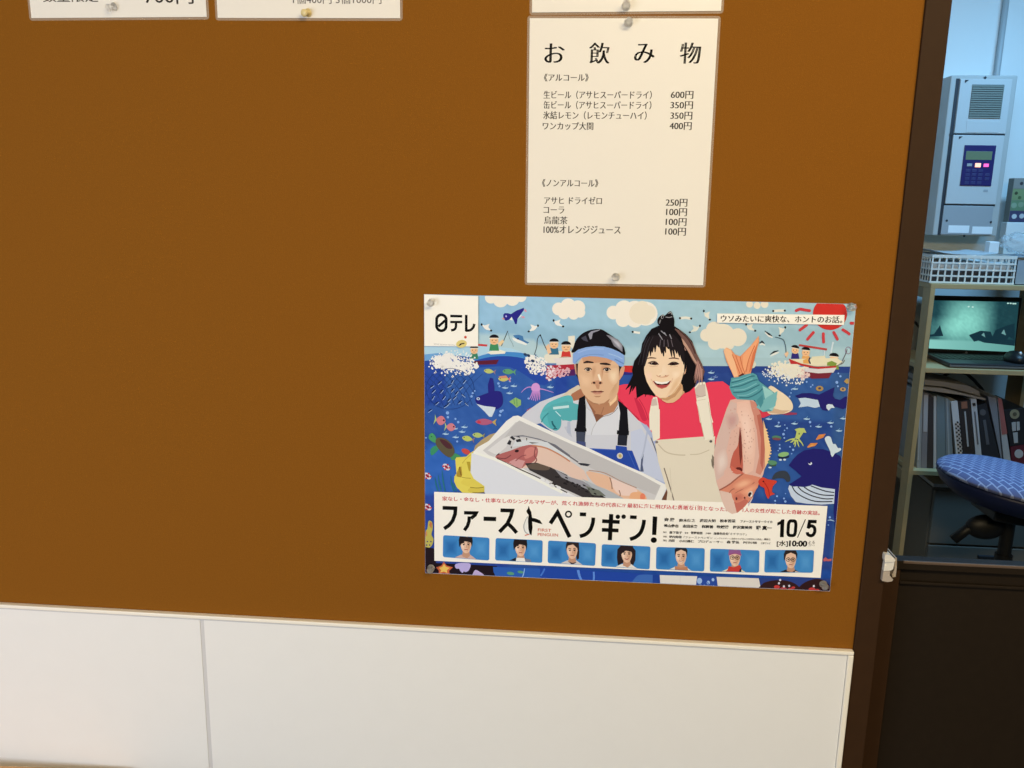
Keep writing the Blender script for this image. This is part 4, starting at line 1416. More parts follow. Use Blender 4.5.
# fringe
wm.to(w1)
wm.poly([(270, 560), (230, 640), (225, 560), (260, 420), (330, 320), (430, 250), (560, 230), (650, 260), (720, 350), (760, 480), (770, 640), (740, 660), (715, 560), (690, 500), (640, 430), (520, 400), (420, 400), (330, 430), (290, 490)], HR)
for x, yb, w in ((290, 600, 26), (325, 590, 24), (350, 545, 22), (385, 540, 20), (440, 480, 30), (470, 560, 26), (495, 595, 26), (520, 550, 22), (560, 500, 26), (600, 600, 24), (635, 610, 22), (665, 560, 26), (700, 600, 26), (735, 660, 30)):
    wm.stroke([(470 + (x - 490) * 0.5, 330), (470 + (x - 480) * 0.85, 440), (x, yb)], [w * 2.0, w * 2.0, 9], (32, 25, 28), True)
for x0, x1, yb in ((262, 262, 660), (285, 250, 720), (240, 236, 780), (745, 752, 700)):
    wm.stroke([(x0 + 40, 380), (x0 + 8, 520), (x1, yb)] if x0 < 500 else [(x0 - 50, 420), (x0 - 5, 560), (x1, yb)], [60, 44, 8], (32, 25, 28), True)
for x0, y0, x1, y1_ in ((460, 265, 510, 310), (500, 285, 530, 330), (570, 310, 595, 370), (450, 330, 480, 380), (430, 300, 460, 350)):
    wm.stroke([(x0, y0), (x1, y1_)], 11, (150, 146, 152))
for x in (455, 500, 545, 590):
    wm.stroke([(x, 380), (x + (x - 500) * 0.25, 470)], 8, (104, 92, 98))
for x0, x1 in ((300, 255), (260, 215), (230, 170)):
    wm.stroke([(x0 + 60, 340), (x0, 480), (x1, 700)], 6, (60, 54, 60), True)
wm.build('printed_woman', poster, M_ink)


# ---- title panel with lettering, credits and seven portraits
PANEL = (250, 241, 225)
tp = Art(PB)
ID_ = tp.to(ID)
panel = [(435.0, 571.5 - 9.6), p1(75, 12), p2(1010, 60), p3(1020, 40), p4(830, 10), p4(775, 622), p3(880, 665), p2(1010, 678), p1(1010, 662)]
panel = [y1(130, 535), q3(810, 432), p4(773, 622), p1(80, 604)]
tp.raw(panel, PANEL)
RED = (196, 58, 70)
tp.text('家なし・金なし・仕事なしのシングルマザーが、荒くれ漁師たちの代表に!? 最初に海に飛び込む勇敢な1羽となった、', (442.3, 500.8), (727.0, 511.6), 4.5, RED, offset=0.012, dup=0.03, ref=GLYPH)
tp.text('1人の女性が起こした奇跡の実話。', (742.5, 512.3), (819.5, 515.4), 4.5, RED, offset=0.012, dup=0.03, ref=GLYPH)
tp.text('ファーストペンギン', (679.0, 505.6), (702.0, 506.5), 1.6, (206, 110, 110))
tp.build('title_panel', poster, M_ink)

# ---- the red fish she holds up, with her teal glove on its tail
rf = Art(PB)
rf.to(f1)
rf.poly([(240, 210), (270, 180), (320, 205), (360, 250), (410, 270), (440, 240), (520, 160), (600, 60), (605, 120), (570, 240), (530, 400), (510, 480), (350, 490), (320, 420), (270, 320)], (232, 150, 106))
rf.poly([(240, 210), (270, 185), (320, 210), (350, 300), (390, 470), (350, 480), (290, 340)], (242, 186, 140))
rf.poly([(440, 260), (520, 165), (600, 65), (590, 130), (520, 270), (470, 400), (440, 440)], (240, 164, 116))
rf.poly([(540, 240), (590, 130), (560, 290), (530, 400), (500, 440)], (214, 116, 76))
for p in ([(410, 270), (430, 360), (460, 450)], [(330, 250), (370, 350), (410, 450)], [(560, 160), (500, 300), (470, 430)], [(365, 260), (400, 360), (440, 460)]):
    rf.stroke(p, 9, (206, 112, 72), True)
rf.poly([(390, 470), (440, 440), (470, 470), (420, 500)], (90, 40, 36))
rf.to(f2)
BODY = [f2(345, 0), f2(310, 80), f2(270, 200), f2(225, 330), f2(205, 450), f2(205, 580), f2(225, 700), f3(300, 420), f3(335, 540), f3(370, 620), f3(430, 655), f3(490, 640), f3(560, 580), f3(630, 500), f3(680, 400), f3(715, 330), f3(750, 250), f2(640, 570), f2(640, 420), f2(625, 220), f2(600, 110), f2(560, 20), f2(500, -30)]
rf.to(ID).raw(BODY, (222, 176, 158))
rf.to(f2)
rf.poly([(625, 170), (660, 290), (690, 420), (660, 540), (630, 600), (635, 420)], (240, 196, 142))
for i in range(12):
    y = 240 + 26 * i
    rf.poly([(640 + min(i, 7) * 6 - max(0, i - 8) * 9, y), (664 + min(i, 7) * 5 - max(0, i - 8) * 10, y + 10), (640 + min(i, 7) * 6 - max(0, i - 8) * 9, y + 20)], (244, 206, 150))
rf.poly([(510, 0), (560, 20), (600, 110), (625, 220), (640, 420), (640, 570), (600, 640), (560, 620), (590, 480), (570, 260), (530, 100)], (206, 136, 116))
rf.poly([(570, 130), (600, 120), (625, 230), (638, 420), (620, 600), (600, 540), (606, 330)], (186, 104, 86))
rf.poly([(345, 10), (400, 30), (390, 140), (340, 300), (300, 480), (290, 640), (225, 690), (205, 560), (210, 430), (240, 290), (290, 150)], (214, 180, 166))
rf.poly([(400, 20), (500, 0), (545, 140), (560, 400), (540, 600), (470, 640), (450, 500), (440, 250), (400, 220)], (232, 186, 164))
rf.soft([(300, 130), (400, 110), (410, 210), (330, 260)], (216, 181, 166), (200, 154, 146))
rf.soft([(225, 480), (300, 420), (320, 560), (240, 640)], (214, 180, 166), (228, 204, 190))
rf.soft([(400, 60), (500, 40), (540, 240), (545, 480), (470, 480), (440, 250)], (232, 186, 164), (242, 204, 184))
for i in range(70):
    u, v = rnd.random(), rnd.random()
    rf.ell(330 + 230 * u, 60 + 520 * v, 5, 7, (206, 158, 142), n=6)
rf.poly([(425, 230), (435, 300), (445, 400), (450, 600), (410, 625), (350, 590), (345, 540), (370, 450), (410, 380)], (192, 96, 78), True)
rf.poly([(428, 235), (440, 320), (445, 480), (430, 560), (420, 460), (415, 330)], (120, 54, 46))
rf.ell(415, 595, 32, 22, (96, 36, 34))
rf.poly([(350, 560), (400, 590), (440, 620), (400, 630), (350, 600)], (206, 104, 84))
# head of the fish
rf.to(f3)
rf.poly([(540, 240), (640, 260), (720, 280), (715, 330), (680, 400), (630, 500), (560, 580), (490, 640), (470, 560), (420, 440), (310, 415), (400, 350)], (216, 136, 108))
rf.poly([(310, 420), (420, 440), (470, 560), (480, 640), (430, 655), (370, 620), (335, 540)], (224, 190, 172))
rf.poly([(450, 530), (500, 520), (560, 500), (600, 520), (540, 600), (480, 645)], (196, 108, 92))
rf.stroke([(300, 412), (400, 355), (480, 290), (545, 240)], 14, (160, 92, 74), True)
rf.stroke([(400, 440), (440, 400), (520, 390), (560, 370)], 10, (170, 104, 84), True)
rf.stroke([(430, 470), (500, 420), (600, 380), (660, 330)], 9, (178, 110, 88), True)
rf.soft([(440, 360), (560, 290), (650, 315), (590, 375), (480, 405)], (216, 136, 108), (236, 174, 138))
rf.soft([(510, 430), (640, 350), (700, 365), (640, 445), (560, 480)], (216, 136, 108), (234, 164, 130))
rf.soft([(430, 460), (520, 440), (560, 500), (470, 540)], (216, 136, 108), (200, 112, 92))
rf.poly([(430, 230), (500, 200), (560, 240), (480, 250)], (206, 110, 90))
rf.ell(618, 452, 24, 34, (214, 196, 186), 20)
rf.ell(612, 455, 16, 24, (40, 26, 34), 20)
rf.ell(628, 468, 8, 12, (240, 236, 230), 20)
rf.ell(476, 498, 10, 16, (90, 44, 42))
rf.ell(560, 490, 9, 12, (110, 56, 50))
rf.poly([(590, 560), (650, 470), (640, 500), (600, 580)], (214, 196, 196))
# red fin
rf.poly([(700, 320), (740, 280), (800, 300), (890, 320), (850, 370), (840, 430), (870, 450), (820, 470), (800, 500), (770, 440), (760, 390), (720, 370)], (206, 66, 48), True)
rf.stroke([(760, 330), (800, 400), (815, 480)], 9, (170, 40, 34), True)
rf.ell(752, 322, 9, 9, (90, 24, 26))
# glove
rf.to(f1)
TG, TGD, TGL = (88, 154, 160), (54, 112, 122), (124, 182, 184)
rf.poly([(300, 590), (320, 490), (400, 480), (460, 455), (540, 440), (580, 460), (600, 520), (680, 580), (760, 640), (790, 700), (760, 790), (740, 830), (640, 840), (580, 760), (560, 720), (480, 715), (380, 710), (330, 660)], TG)
rf.poly([(640, 570), (740, 630), (790, 700), (760, 790), (740, 830), (690, 800), (660, 680)], (150, 198, 192))
rf.to(B_).poly([(540, 545), (590, 500), (640, 470), (630, 540), (570, 566)], (120, 178, 178))
rf.to(f1)
for p in ([(320, 540), (400, 520), (500, 480), (560, 470)], [(310, 590), (420, 570), (540, 520), (590, 510)], [(340, 640), (460, 630), (570, 580), (610, 560)], [(400, 690), (500, 690), (600, 640), (640, 600)]):
    rf.stroke(p, 13, TGD, True)
for p in ([(330, 515), (420, 500), (520, 462)], [(330, 570), (420, 545), (540, 500)], [(350, 615), (460, 605), (580, 545)], [(380, 668), (480, 665), (590, 610)]):
    rf.stroke(p, 9, TGL, True)
rf.poly([(580, 720), (640, 660), (650, 740), (620, 800)], (74, 138, 146))
rf.build('printed_fish', poster, M_ink)

tt = Art(PB)
TK = (10, 8, 8)
tt.to(p1)
tt.stroke([(150, 152), (260, 156), (257, 205), (236, 262), (204, 302), (163, 330)], 32, TK)
tt.stroke([(333, 194), (437, 196), (428, 214), (392, 242)], 29, TK)
tt.stroke([(378, 226), (375, 268), (362, 308), (336, 344)], 29, TK)
tt.stroke([(500, 245), (607, 248)], 36, TK)
tt.stroke([(644, 173), (745, 176), (732, 225), (702, 288), (635, 358)], 32, TK)
tt.stroke([(703, 282), (745, 322), (783, 366)], 31, TK)
tt.poly([(872, 225), (856, 255), (838, 305), (846, 350), (866, 374), (895, 380), (886, 300), (880, 240)], (180, 178, 172), True)
tt.poly([(874, 235), (860, 262), (848, 305), (854, 345), (872, 366), (892, 372), (884, 300)], (236, 230, 218), True)
tt.poly([(884, 134), (893, 160), (906, 185), (914, 237), (945, 243), (980, 258), (1003, 292), (970, 284), (938, 274), (914, 268), (918, 320), (908, 390), (892, 370), (882, 330), (879, 270), (884, 212), (870, 195), (865, 178), (878, 160)], TK)
tt.stroke([(852, 388), (872, 382), (888, 378)], 9, (206, 110, 84), True)
tt.to(p2)
tt.stroke([(88, 243), (150, 148), (253, 360)], 34, TK)
R0 = [(243 + 24 * math.cos(2 * PI * i / 20), 164 + 24 * math.sin(2 * PI * i / 20)) for i in range(20)]
tt.stroke(R0, 13, TK, closed=True)
tt.poly([(340, 148), (394, 150), (393, 182), (339, 180)], TK)
tt.stroke([(455, 193), (450, 240), (428, 298), (388, 336), (340, 352)], 32, TK, True)
tt.stroke([(530, 223), (680, 231)], 32, TK)
tt.stroke([(528, 297), (670, 303)], 32, TK)
tt.stroke([(608, 163), (596, 386)], 36, TK)
tt.ell(664, 186, 19, 19, TK)
tt.ell(714, 185, 19, 19, TK)
tt.poly([(769, 173), (826, 176), (824, 206), (767, 203)], TK)
tt.stroke([(888, 212), (881, 260), (858, 320), (818, 358), (768, 378)], 32, TK, True)
tt.poly([(962, 182), (1001, 185), (992, 342), (956, 340)], TK)
tt.ell(971, 385, 26, 24, TK)
for s, x0, x1, yb in (('FIRST', 537.8, 551.2, 531.3), ('PENGUIN', 537.7, 558.0, 535.9)):
    tt.to(ID).text(s, (x0, yb), (x1, yb + 0.7), 3.0, (206, 110, 90), offset=0.01)
tt.build('title_lettering', poster, M_ink)

dt = Art(PB)
dt.to(p4)
dt.poly([(404, 150), (430, 138), (440, 123), (464, 123), (458, 275), (426, 274), (430, 165), (403, 176)], TK)
O0 = catmull([(500, 160), (512, 138), (535, 136), (555, 140), (562, 165), (560, 200), (556, 238), (545, 258), (522, 260), (502, 256), (495, 235), (497, 200)], True, 3)
dt.stroke(O0, 27, TK, closed=True)
dt.poly([(640, 122), (648, 122), (580, 278), (572, 278)], TK)
dt.poly([(668, 126), (740, 128), (738, 156), (690, 155), (686, 190), (660, 200), (654, 196)], TK)
dt.stroke([(664, 196), (690, 178), (718, 190), (724, 222), (712, 252), (688, 262), (664, 250), (660, 232)], 27, TK, True)
dt.text('[水]', (398, 357), (493, 357), 6.3, TK, offset=0.02)
dt.text('10:00', (504, 353), (656, 356), 5.9, TK, offset=0.025, dup=0.04)
dt.text('よる', (668, 330), (722, 331), 3.0, (56, 48, 44))
dt.text('スタート', (668, 354), (722, 355), 2.8, (90, 80, 74))
dt.build('date_lettering', poster, M_ink)

cd = Art(PB)
cd.to(p3)
CK = (24, 18, 17)
for s, x0, x1, y0, y1_, h, o in (('奈 緒', 78, 165, 182, 184, 3.6, 0.03), ('鈴木伸之', 205, 343, 187, 189, 3.2, 0.02), ('渡辺大知', 380, 516, 189, 191, 3.2, 0.02),
                                 ('松本若菜', 553, 686, 191, 193, 3.2, 0.02), ('ファーストサマーウイカ', 728, 1000, 193, 199, 2.6, 0.02),
                                 ('遠山俊也', 75, 200, 233, 236, 3.2, 0.025), ('志田未来', 236, 362, 236, 240, 3.2, 0.025), ('梶原善', 398, 496, 240, 243, 3.2, 0.025),
                                 ('吹越満', 527, 628, 242, 245, 3.2, 0.025), ('梅沢富美男', 664, 828, 246, 249, 3.2, 0.025), ('堤 真一', 860, 996, 256, 258, 4.4, 0.03),
                                 ('脚本', 70, 100, 282, 283, 1.8, 0.01), ('森下佳子', 122, 230, 287, 290, 2.6, 0.015), ('音楽', 253, 284, 288, 289, 1.8, 0.01),
                                 ('菅野祐悟', 306, 405, 291, 294, 2.6, 0.015), ('主題歌', 430, 478, 292, 293, 1.8, 0.01), ('緑黄色社会', 500, 625, 297, 299, 2.6, 0.015),
                                 ('「ミチヲユケ」', 628, 780, 299, 303, 2.4, 0.01), ('原案', 70, 100, 320, 321, 1.8, 0.01), ('坪内知佳', 120, 228, 325, 327, 2.6, 0.015),
                                 ('『ファーストペンギン', 244, 490, 328, 334, 2.4, 0.008), ('シングルマザーと漁師たちが挑んだ船団丸の奇跡』', 505, 915, 334, 344, 1.8, 0.004),
                                 ('講談社', 930, 985, 343, 345, 2.0, 0.01), ('演出', 68, 100, 353, 354, 2.0, 0.01), ('内田', 118, 165, 358, 359, 2.8, 0.015),
                                 ('小川通仁', 205, 333, 361, 364, 2.6, 0.015), ('プロデューサー', 366, 580, 364, 370, 2.6, 0.01), ('森 雅弘', 612, 718, 370, 373, 2.8, 0.015),
                                 ('阿利極', 752, 870, 373, 376, 2.4, 0.01), ('日本テレビ', 905, 985, 377, 379, 2.2, 0.01)):
    cd.text(s, (x0, y0), (x1, y1_), h, CK if h > 2 else (90, 82, 76), offset=o, dup=0.05 if h > 2.5 else 0.0)
cd.build('credit_lettering', poster, M_ink)


def portrait(fr, quad, hx, hy, hair, style, coat, top):
    """one rounded blue portrait; style tells hair, glasses and scarf"""
    a = Art(PB, fr)
    P = [Vector(fr(*q)) for q in quad]
    pts = []
    for i, p in enumerate(P):
        u = (P[i - 1] - p).normalized() * 2.2
        v = (P[(i + 1) % 4] - p).normalized() * 2.2
        for k in range(5):
            t = k / 4
            pts.append(tuple(p + u * (1 - t) ** 2 + v * t ** 2))
    x0 = min(q[0] for q in quad)
    x1 = max(q[0] for q in quad)
    yb = min(quad[2][1], quad[3][1])
    tp_ = max(quad[0][1], quad[1][1])
    bg_y = a.y()
    a.raw(pts, (64, 132, 190), bg_y)
    a.soft([(x0 + 12, tp_ + 14), (x0 + 130, tp_ + 14), (x0 + 120, yb - 14), (x0 + 14, yb - 16)], (64, 132, 190), (44, 104, 164), s=False)
    a.soft([(x1 - 130, tp_ + 22), (x1 - 20, tp_ + 24), (x1 - 24, yb - 10), (x1 - 120, yb - 12)], (64, 132, 190), (82, 148, 200), s=False)
    yq = quad[3][1] + (quad[2][1] - quad[3][1]) * 0.5 - 1

    def bot(x):
        t = (x - quad[3][0]) / (quad[2][0] - quad[3][0])
        return quad[3][1] + t * (quad[2][1] - quad[3][1]) - 3

    def topy(x):
        t = (x - quad[0][0]) / (quad[1][0] - quad[0][0])
        return quad[0][1] + t * (quad[1][1] - quad[0][1]) + 3
    skin, skd = (230, 188, 158), (196, 146, 116)
    hw, hh = 52, 76
    if style == 'bob':
        a.poly([(hx - 75, hy + 95), (hx - 84, hy + 30), (hx - 80, hy - 40), (hx - 50, topy(hx - 50)), (hx + 45, topy(hx + 45)), (hx + 76, hy - 30), (hx + 74, hy + 50), (hx + 55, hy + 95), (hx, hy + 60)], hair)
    if style == 'tied':
        a.poly([(hx + 30, hy + 10), (hx + 62, hy), (hx + 58, hy + 70), (hx + 40, hy + 80)], hair)
    a.f = lambda u, v: fr(hx + (u - hx) * 0.87, v)
    sh = [(hx - 50, hy + 84), (hx - 110, hy + 108), (hx - 130, bot(hx - 130)), (hx, bot(hx)), (hx + 105, bot(hx + 105)), (hx + 85, hy + 112), (hx + 42, hy + 84)]
    sh = [(x, min(y, bot(x))) for x, y in sh]
    a.poly(sh, coat)
    a.poly([(hx - 30, hy + 50), (hx + 32, hy + 50), (hx + 40, hy + 92), (hx + 10, min(hy + 122, bot(hx))), (hx - 38, hy + 96)], skd)
    if style == 'suit':
        a.poly([(hx - 40, hy + 84), (hx + 40, hy + 86), (hx + 48, bot(hx + 48)), (hx - 46, bot(hx - 46))], (236, 230, 224))
        a.poly([(hx + 44, hy + 90), (hx + 100, bot(hx + 100) - 20), (hx + 105, bot(hx + 105)), (hx + 48, bot(hx + 48))], (120, 124, 140))
        a.poly([(hx - 20, hy + 50), (hx + 22, hy + 50), (hx + 20, hy + 84), (hx - 16, hy + 84)], skd)
    if style == 'tied':
        a.poly([(hx - 42, hy + 92), (hx - 30, hy + 95), (hx + 5, bot(hx) - 10), (hx + 36, hy + 98), (hx + 42, hy + 104), (hx + 10, bot(hx)), (hx - 6, bot(hx))], (60, 50, 52))
    a.poly([(hx - hw, hy - 30), (hx - 30, hy - 66), (hx + 30, hy - 66), (hx + hw, hy - 28), (hx + hw - 2, hy + 15), (hx + 32, hy + 58), (hx + 2, hy + 72), (hx - 28, hy + 58), (hx - hw + 2, hy + 18)], skin, True)
    a.soft([(hx + 12, hy - 30), (hx + hw - 3, hy - 24), (hx + hw - 6, hy + 14), (hx + 30, hy + 54), (hx + 4, hy + 64)], skin, (206, 156, 124))
    a.soft([(hx - hw + 4, hy - 20), (hx - 20, hy - 10), (hx - 22, hy + 40), (hx - 42, hy + 26)], skin, (244, 210, 184))
    if style in ('fringe', 'suit', 'bob'):
        a.poly([(hx - 66, hy + 20 if style != 'bob' else hy + 40), (hx - 72, hy - 40), (hx - 62, topy(hx - 62)), (hx + 62, topy(hx + 62)), (hx + 66, hy - 30), (hx + 58, hy + 22), (hx + 48, hy - 18), (hx + 20, hy - 26), (hx - 10, hy - 30), (hx - 40, hy - 12), (hx - 52, hy)], hair)
    elif style == 'tied':
        a.poly([(hx - 62, hy + 10), (hx - 60, hy - 50), (hx - 50, topy(hx - 50)), (hx + 66, topy(hx + 66)), (hx + 70, hy - 10), (hx + 58, hy + 20), (hx + 50, hy - 20), (hx + 10, hy - 52), (hx - 40, hy - 42), (hx - 52, hy - 20)], hair)
    elif style == 'short':
        a.poly([(hx - 60, hy + 5), (hx - 62, hy - 60), (hx - 50, topy(hx - 50)), (hx + 50, topy(hx + 50)), (hx + 64, hy - 50), (hx + 58, hy + 5), (hx + 48, hy - 40), (hx, hy - 58), (hx - 46, hy - 40)], hair)
    elif style == 'cap':
        a.poly([(hx - 66, hy - 20), (hx - 58, topy(hx - 58)), (hx + 50, topy(hx + 50)), (hx + 66, hy - 18), (hx + 30, hy - 34), (hx - 30, hy - 34)], hair)
        a.stroke([(hx - 60, hy - 26), (hx, hy - 40), (hx + 62, hy - 24)], 12, (156, 84, 130), True)
    for k in (-1, 1):
        a.stroke([(hx + k * 23 - 13, hy - 14), (hx + k * 23, hy - 18), (hx + k * 23 + 13, hy - 13)], 6, (70, 50, 46))
        a.ell(hx + k * 23, hy - 2, 10, 5.5, (40, 28, 28))
    a.stroke([(hx + 2, hy), (hx + 7, hy + 20), (hx - 3, hy + 24)], 5, skd)
    mouth = (170, 92, 84)
    if style in ('bob', 'short'):
        a.poly([(hx - 20, hy + 36), (hx, hy + 40), (hx + 22, hy + 35), (hx + 10, hy + 48), (hx - 8, hy + 48)], (240, 230, 222) if style == 'short' else mouth)
        a.stroke([(hx - 21, hy + 36), (hx, hy + 42), (hx + 22, hy + 35)], 5, mouth, True)
    else:
        a.stroke([(hx - 16, hy + 42), (hx, hy + 40), (hx + 17, hy + 42)], 7, mouth)
    if style in ('cap', 'glasses'):
        for k in (-1, 1):
            R = [(hx + k * 25 + 20 * math.cos(2 * PI * i / 14), hy - 2 + 15 * math.sin(2 * PI * i / 14)) for i in range(14)]
            a.stroke(R, 5, (40, 34, 38), closed=True)
        a.stroke([(hx - 6, hy - 6), (hx + 6, hy - 6)], 5, (40, 34, 38))
    if style == 'glasses':
        a.poly([(hx - 66, hy + 10), (hx - 68, hy - 50), (hx - 50, topy(hx - 50)), (hx + 52, topy(hx + 52)), (hx + 66, hy - 50), (hx + 60, hy), (hx + 50, hy - 44), (hx, hy - 62), (hx - 44, hy - 44), (hx - 54, hy - 10)], hair)
        a.poly([(hx + 46, hy + 94), (hx + 80, hy + 104), (hx + 110, bot(hx + 110)), (hx + 40, bot(hx + 40))], (206, 190, 180))
    if style == 'cap':
        a.poly([(hx - 60, hy + 70), (hx - 10, hy + 80), (hx + 50, hy + 60), (hx + 64, hy + 90), (hx + 40, bot(hx + 40)), (hx - 90, bot(hx - 90)), (hx - 70, hy + 100)], (200, 64, 56))
        a.poly([(hx + 46, hy + 100), (hx + 66, hy + 84), (hx + 62, bot(hx + 62)), (hx + 40, bot(hx + 40))], (40, 36, 48))
    if style == 'short':
        a.poly([(hx - 60, hy + 80), (hx, hy + 96), (hx + 60, hy + 84), (hx + 70, bot(hx + 70)), (hx - 60, bot(hx - 60))], (190, 130, 96))
    return a.build('cast_portrait', poster, M_ink)


BH = (36, 28, 28)
portrait(p1, [(155, 385), (550, 408), (548, 602), (152, 572)], 350, 468, BH, 'fringe', (206, 170, 158), 0)
portrait(p1, [(603, 410), (1005, 430), (1000, 622), (598, 600)], 815, 494, BH, 'suit', (36, 36, 46), 0)
portrait(p2, [(70, 388), (478, 412), (470, 605), (65, 580)], 274, 474, (48, 36, 36), 'tied', (206, 196, 190), 0)
portrait(p2, [(528, 420), (943, 440), (935, 635), (522, 608)], 740, 505, (44, 32, 34), 'bob', (232, 222, 208), 0)
portrait(p3, [(12, 400), (425, 412), (420, 610), (8, 590)], 222, 482, (40, 36, 40), 'short', (222, 216, 206), 0)
portrait(p3, [(472, 415), (892, 430), (888, 620), (468, 610)], 682, 494, (146, 92, 140), 'cap', (226, 214, 180), 0)
portrait(p4, [(300, 383), (718, 385), (708, 578), (292, 575)], 518, 468, (44, 36, 36), 'glasses', (38, 34, 36), 0)

# ---- broadcaster's white corner with its mark
lg = Art(PB)
lg.to(l1)
lg.poly([(28, 56), (720, 78), (718, 722), (30, 718)], (248, 240, 228))
OV0 = [(250 + 62 * math.cos(a) if abs(math.sin(a)) < 2 else 0, 0) for a in (0,)]
pill = []
for i in range(24):
    a = 2 * PI * i / 24
    pill.append((248 + 62 * math.cos(a), 420 + 40 * (1 if math.sin(a) > 0 else -1) + 62 * math.sin(a)))
lg.stroke(pill, 36, (10, 9, 10), closed=True)
lg.stroke([(208, 468), (300, 388)], 32, (10, 9, 10))
lg.stroke([(362, 333), (514, 336)], 32, (10, 9, 10))
lg.stroke([(362, 410), (514, 410)], 30, (10, 9, 10))
lg.stroke([(434, 425), (434, 470), (415, 505), (372, 516)], 32, (10, 9, 10), True)
lg.stroke([(566, 318), (566, 530)], 34, (10, 9, 10))
lg.stroke([(560, 520), (615, 515), (655, 480), (670, 434)], 32, (10, 9, 10), True)
lg.text('NIPPON TELEVISION NETWORK', (150, 700), (430, 715), 1.2, (150, 150, 150))
lg.ell(505, 690, 70, 50, (222, 200, 120), -10)
lg.poly([(465, 715), (490, 685), (540, 676), (545, 690), (510, 695), (485, 712)], (40, 34, 40))
lg.ell(556, 604, 17, 17, (206, 74, 56))
lg.build('broadcaster_mark', poster, M_ink)

# ---- slogan strip over the sun
sl = Art(PB)
strip = [c1(220, 172), r1(835, 180), r1(828, 300), c1(218, 290)]
sl.to(ID).raw(strip, (248, 238, 220))
sl.text('ウソみたいに爽快な、ホントのお話。', c1(265, 284), r1(803, 283), 7.4, (26, 19, 18), offset=0.0, dup=0.05, ref=GLYPH)
sl.build('slogan_strip', poster, M_ink)

# ------------------------------------------------------------------ push pins
M_pin = mat('clear_plastic_pin', (0.95, 0.94, 0.92), 0.3, spec=0.5, Transmission_Weight=0.9, IOR=1.25)
M_pin_y = mat('yellowed_plastic_pin', (0.72, 0.60, 0.30), 0.3, spec=0.5)
PIN = [(0.0006, -0.004), (0.0008, 0.0), (0.0044, 0.0002), (0.0049, 0.0008), (0.0046, 0.0014), (0.0027, 0.0022), (0.0023, 0.0048), (0.0026, 0.0066), (0.0040, 0.0078), (0.0043, 0.0090), (0.0036, 0.0100), (0.0008, 0.0103)]
pin_mesh = None


def pin(px, py, y, label, material, tilt=(0, 0)):
    global pin_mesh
    if pin_mesh is None or material is not M_pin:
        o = link_mesh('push_pin', lathe(bmesh.new(), PIN, 20, 'Y'), material, smooth=True)
        if material is M_pin:
            pin_mesh = o
    else:
        o = pin_mesh.copy()
        COL.objects.link(o)
    p = at(px, py)
    o.location = (p.x, y, p.z)
    o.rotation_euler = (math.radians(tilt[0]), 0, math.radians(tilt[1]))
    tag(o, label, 'push pin', 'push pins holding up the papers')
    return o


YP = -0.0016
pin(432.0, 302.0, YP - 0.0008, 'clear push pin in the top left corner of the sea poster', M_pin)
pin(850.0, 306.5, YP - 0.0008, 'clear push pin in the top right corner of the sea poster', M_pin)
pin(822.5, 583.0, YP - 0.0008, 'clear push pin in the bottom right corner of the sea poster', M_pin)
pin(431.5, 567.0, YP - 0.0008, 'clear push pin in the bottom left corner of the sea poster', M_pin)
pin(628.5, 23.0, -0.0011, 'clear push pin at the top middle of the drinks price list', M_pin)
pin(615.5, 277.0, -0.0011, 'clear push pin at the bottom middle of the drinks price list', M_pin)
pin(626.0, 6.5, -0.0011, 'clear push pin at the bottom of the blank sheet above the drinks list', M_pin)
pin(115.0, 7.0, -0.0011, 'clear push pin at the bottom of the sheet with the 700 yen price', M_pin, (18, -25))
pin(308.5, 13.0, -0.0011, 'yellowish push pin at the bottom of the second sheet from the left', M_pin_y, (12, -15))

# ------------------------------------------------------------------ half door in the doorway
def pbox(x0, y0, x1, y1, Yf, depth, bev=0.0):
    """box whose front face is seen between pixels (x0, y0) and (x1, y1) at distance Yf"""
    a, b = at(x0, y0, Yf), at(x1, y1, Yf)
    return (a.x, Yf, a.z), (b.x, Yf + depth, b.z), bev


def child(name, bm, material, parent, smooth=False):
    m = Matrix.Translation(-parent.location)
    bmesh.ops.transform(bm, matrix=m, verts=bm.verts[:])
    return link_mesh(name, bm, material, parent, smooth=smooth)


def pchild(name, px, Yf, depth, material, parent, bev=0.0):
    a, b, bv = pbox(*px, Yf, depth, bev)
    return child(name, nbox(a, b, bv), material, parent)


zd = at(940, 563.0, 0.046).z
door = bpy.data.objects.new('door_1', None)
COL.objects.link(door)
door.location = (0.60, 0.07, 0.0)
struct(door)
child('door_panel', nbox((0.620, 0.056, 0.12), (1.44, 0.080, zd - 0.012)), M_door, door)
child('hinge_stile', nbox((0.596, 0.050, 0.10), (0.622, 0.080, zd - 0.0125), 0.001), M_jamb, door)
child('top_rail', nbox((0.598, 0.0468, zd - 0.012), (1.44, 0.066, zd), 0.001, 3), M_door, door)
child('edge_strip', nbox((0.6225, 0.0460, zd - 0.0036), (1.44, 0.0492, zd + 0.0006), 0.0012, 2), mat('brown_edge_highlight', (0.10, 0.068, 0.05), 0.5), door)  # lighter brown strip paints the highlight along the rail's top edge
child('moulding', nbox((0.6225, 0.050, zd - 0.034), (1.44, 0.0562, zd - 0.030), 0.001), M_door, door)
child('closing_stile', nbox((1.41, 0.050, 0.10), (1.4405, 0.086, zd - 0.0125), 0.001), M_jamb, door)

M_catch = mat('cream_plastic', (0.70, 0.68, 0.64), 0.35)
M_catch2 = mat('grey_worn_plastic', (0.42, 0.36, 0.31), 0.5)
z5 = F(870, 540, 16)


def pprism(pts, Y0, Y1, material, name, parent):
    q = [at(*p, Y0) for p in pts]
    return child(name, prism(bmesh.new(), [(p.x, p.z) for p in q], Y0, Y1), material, parent)


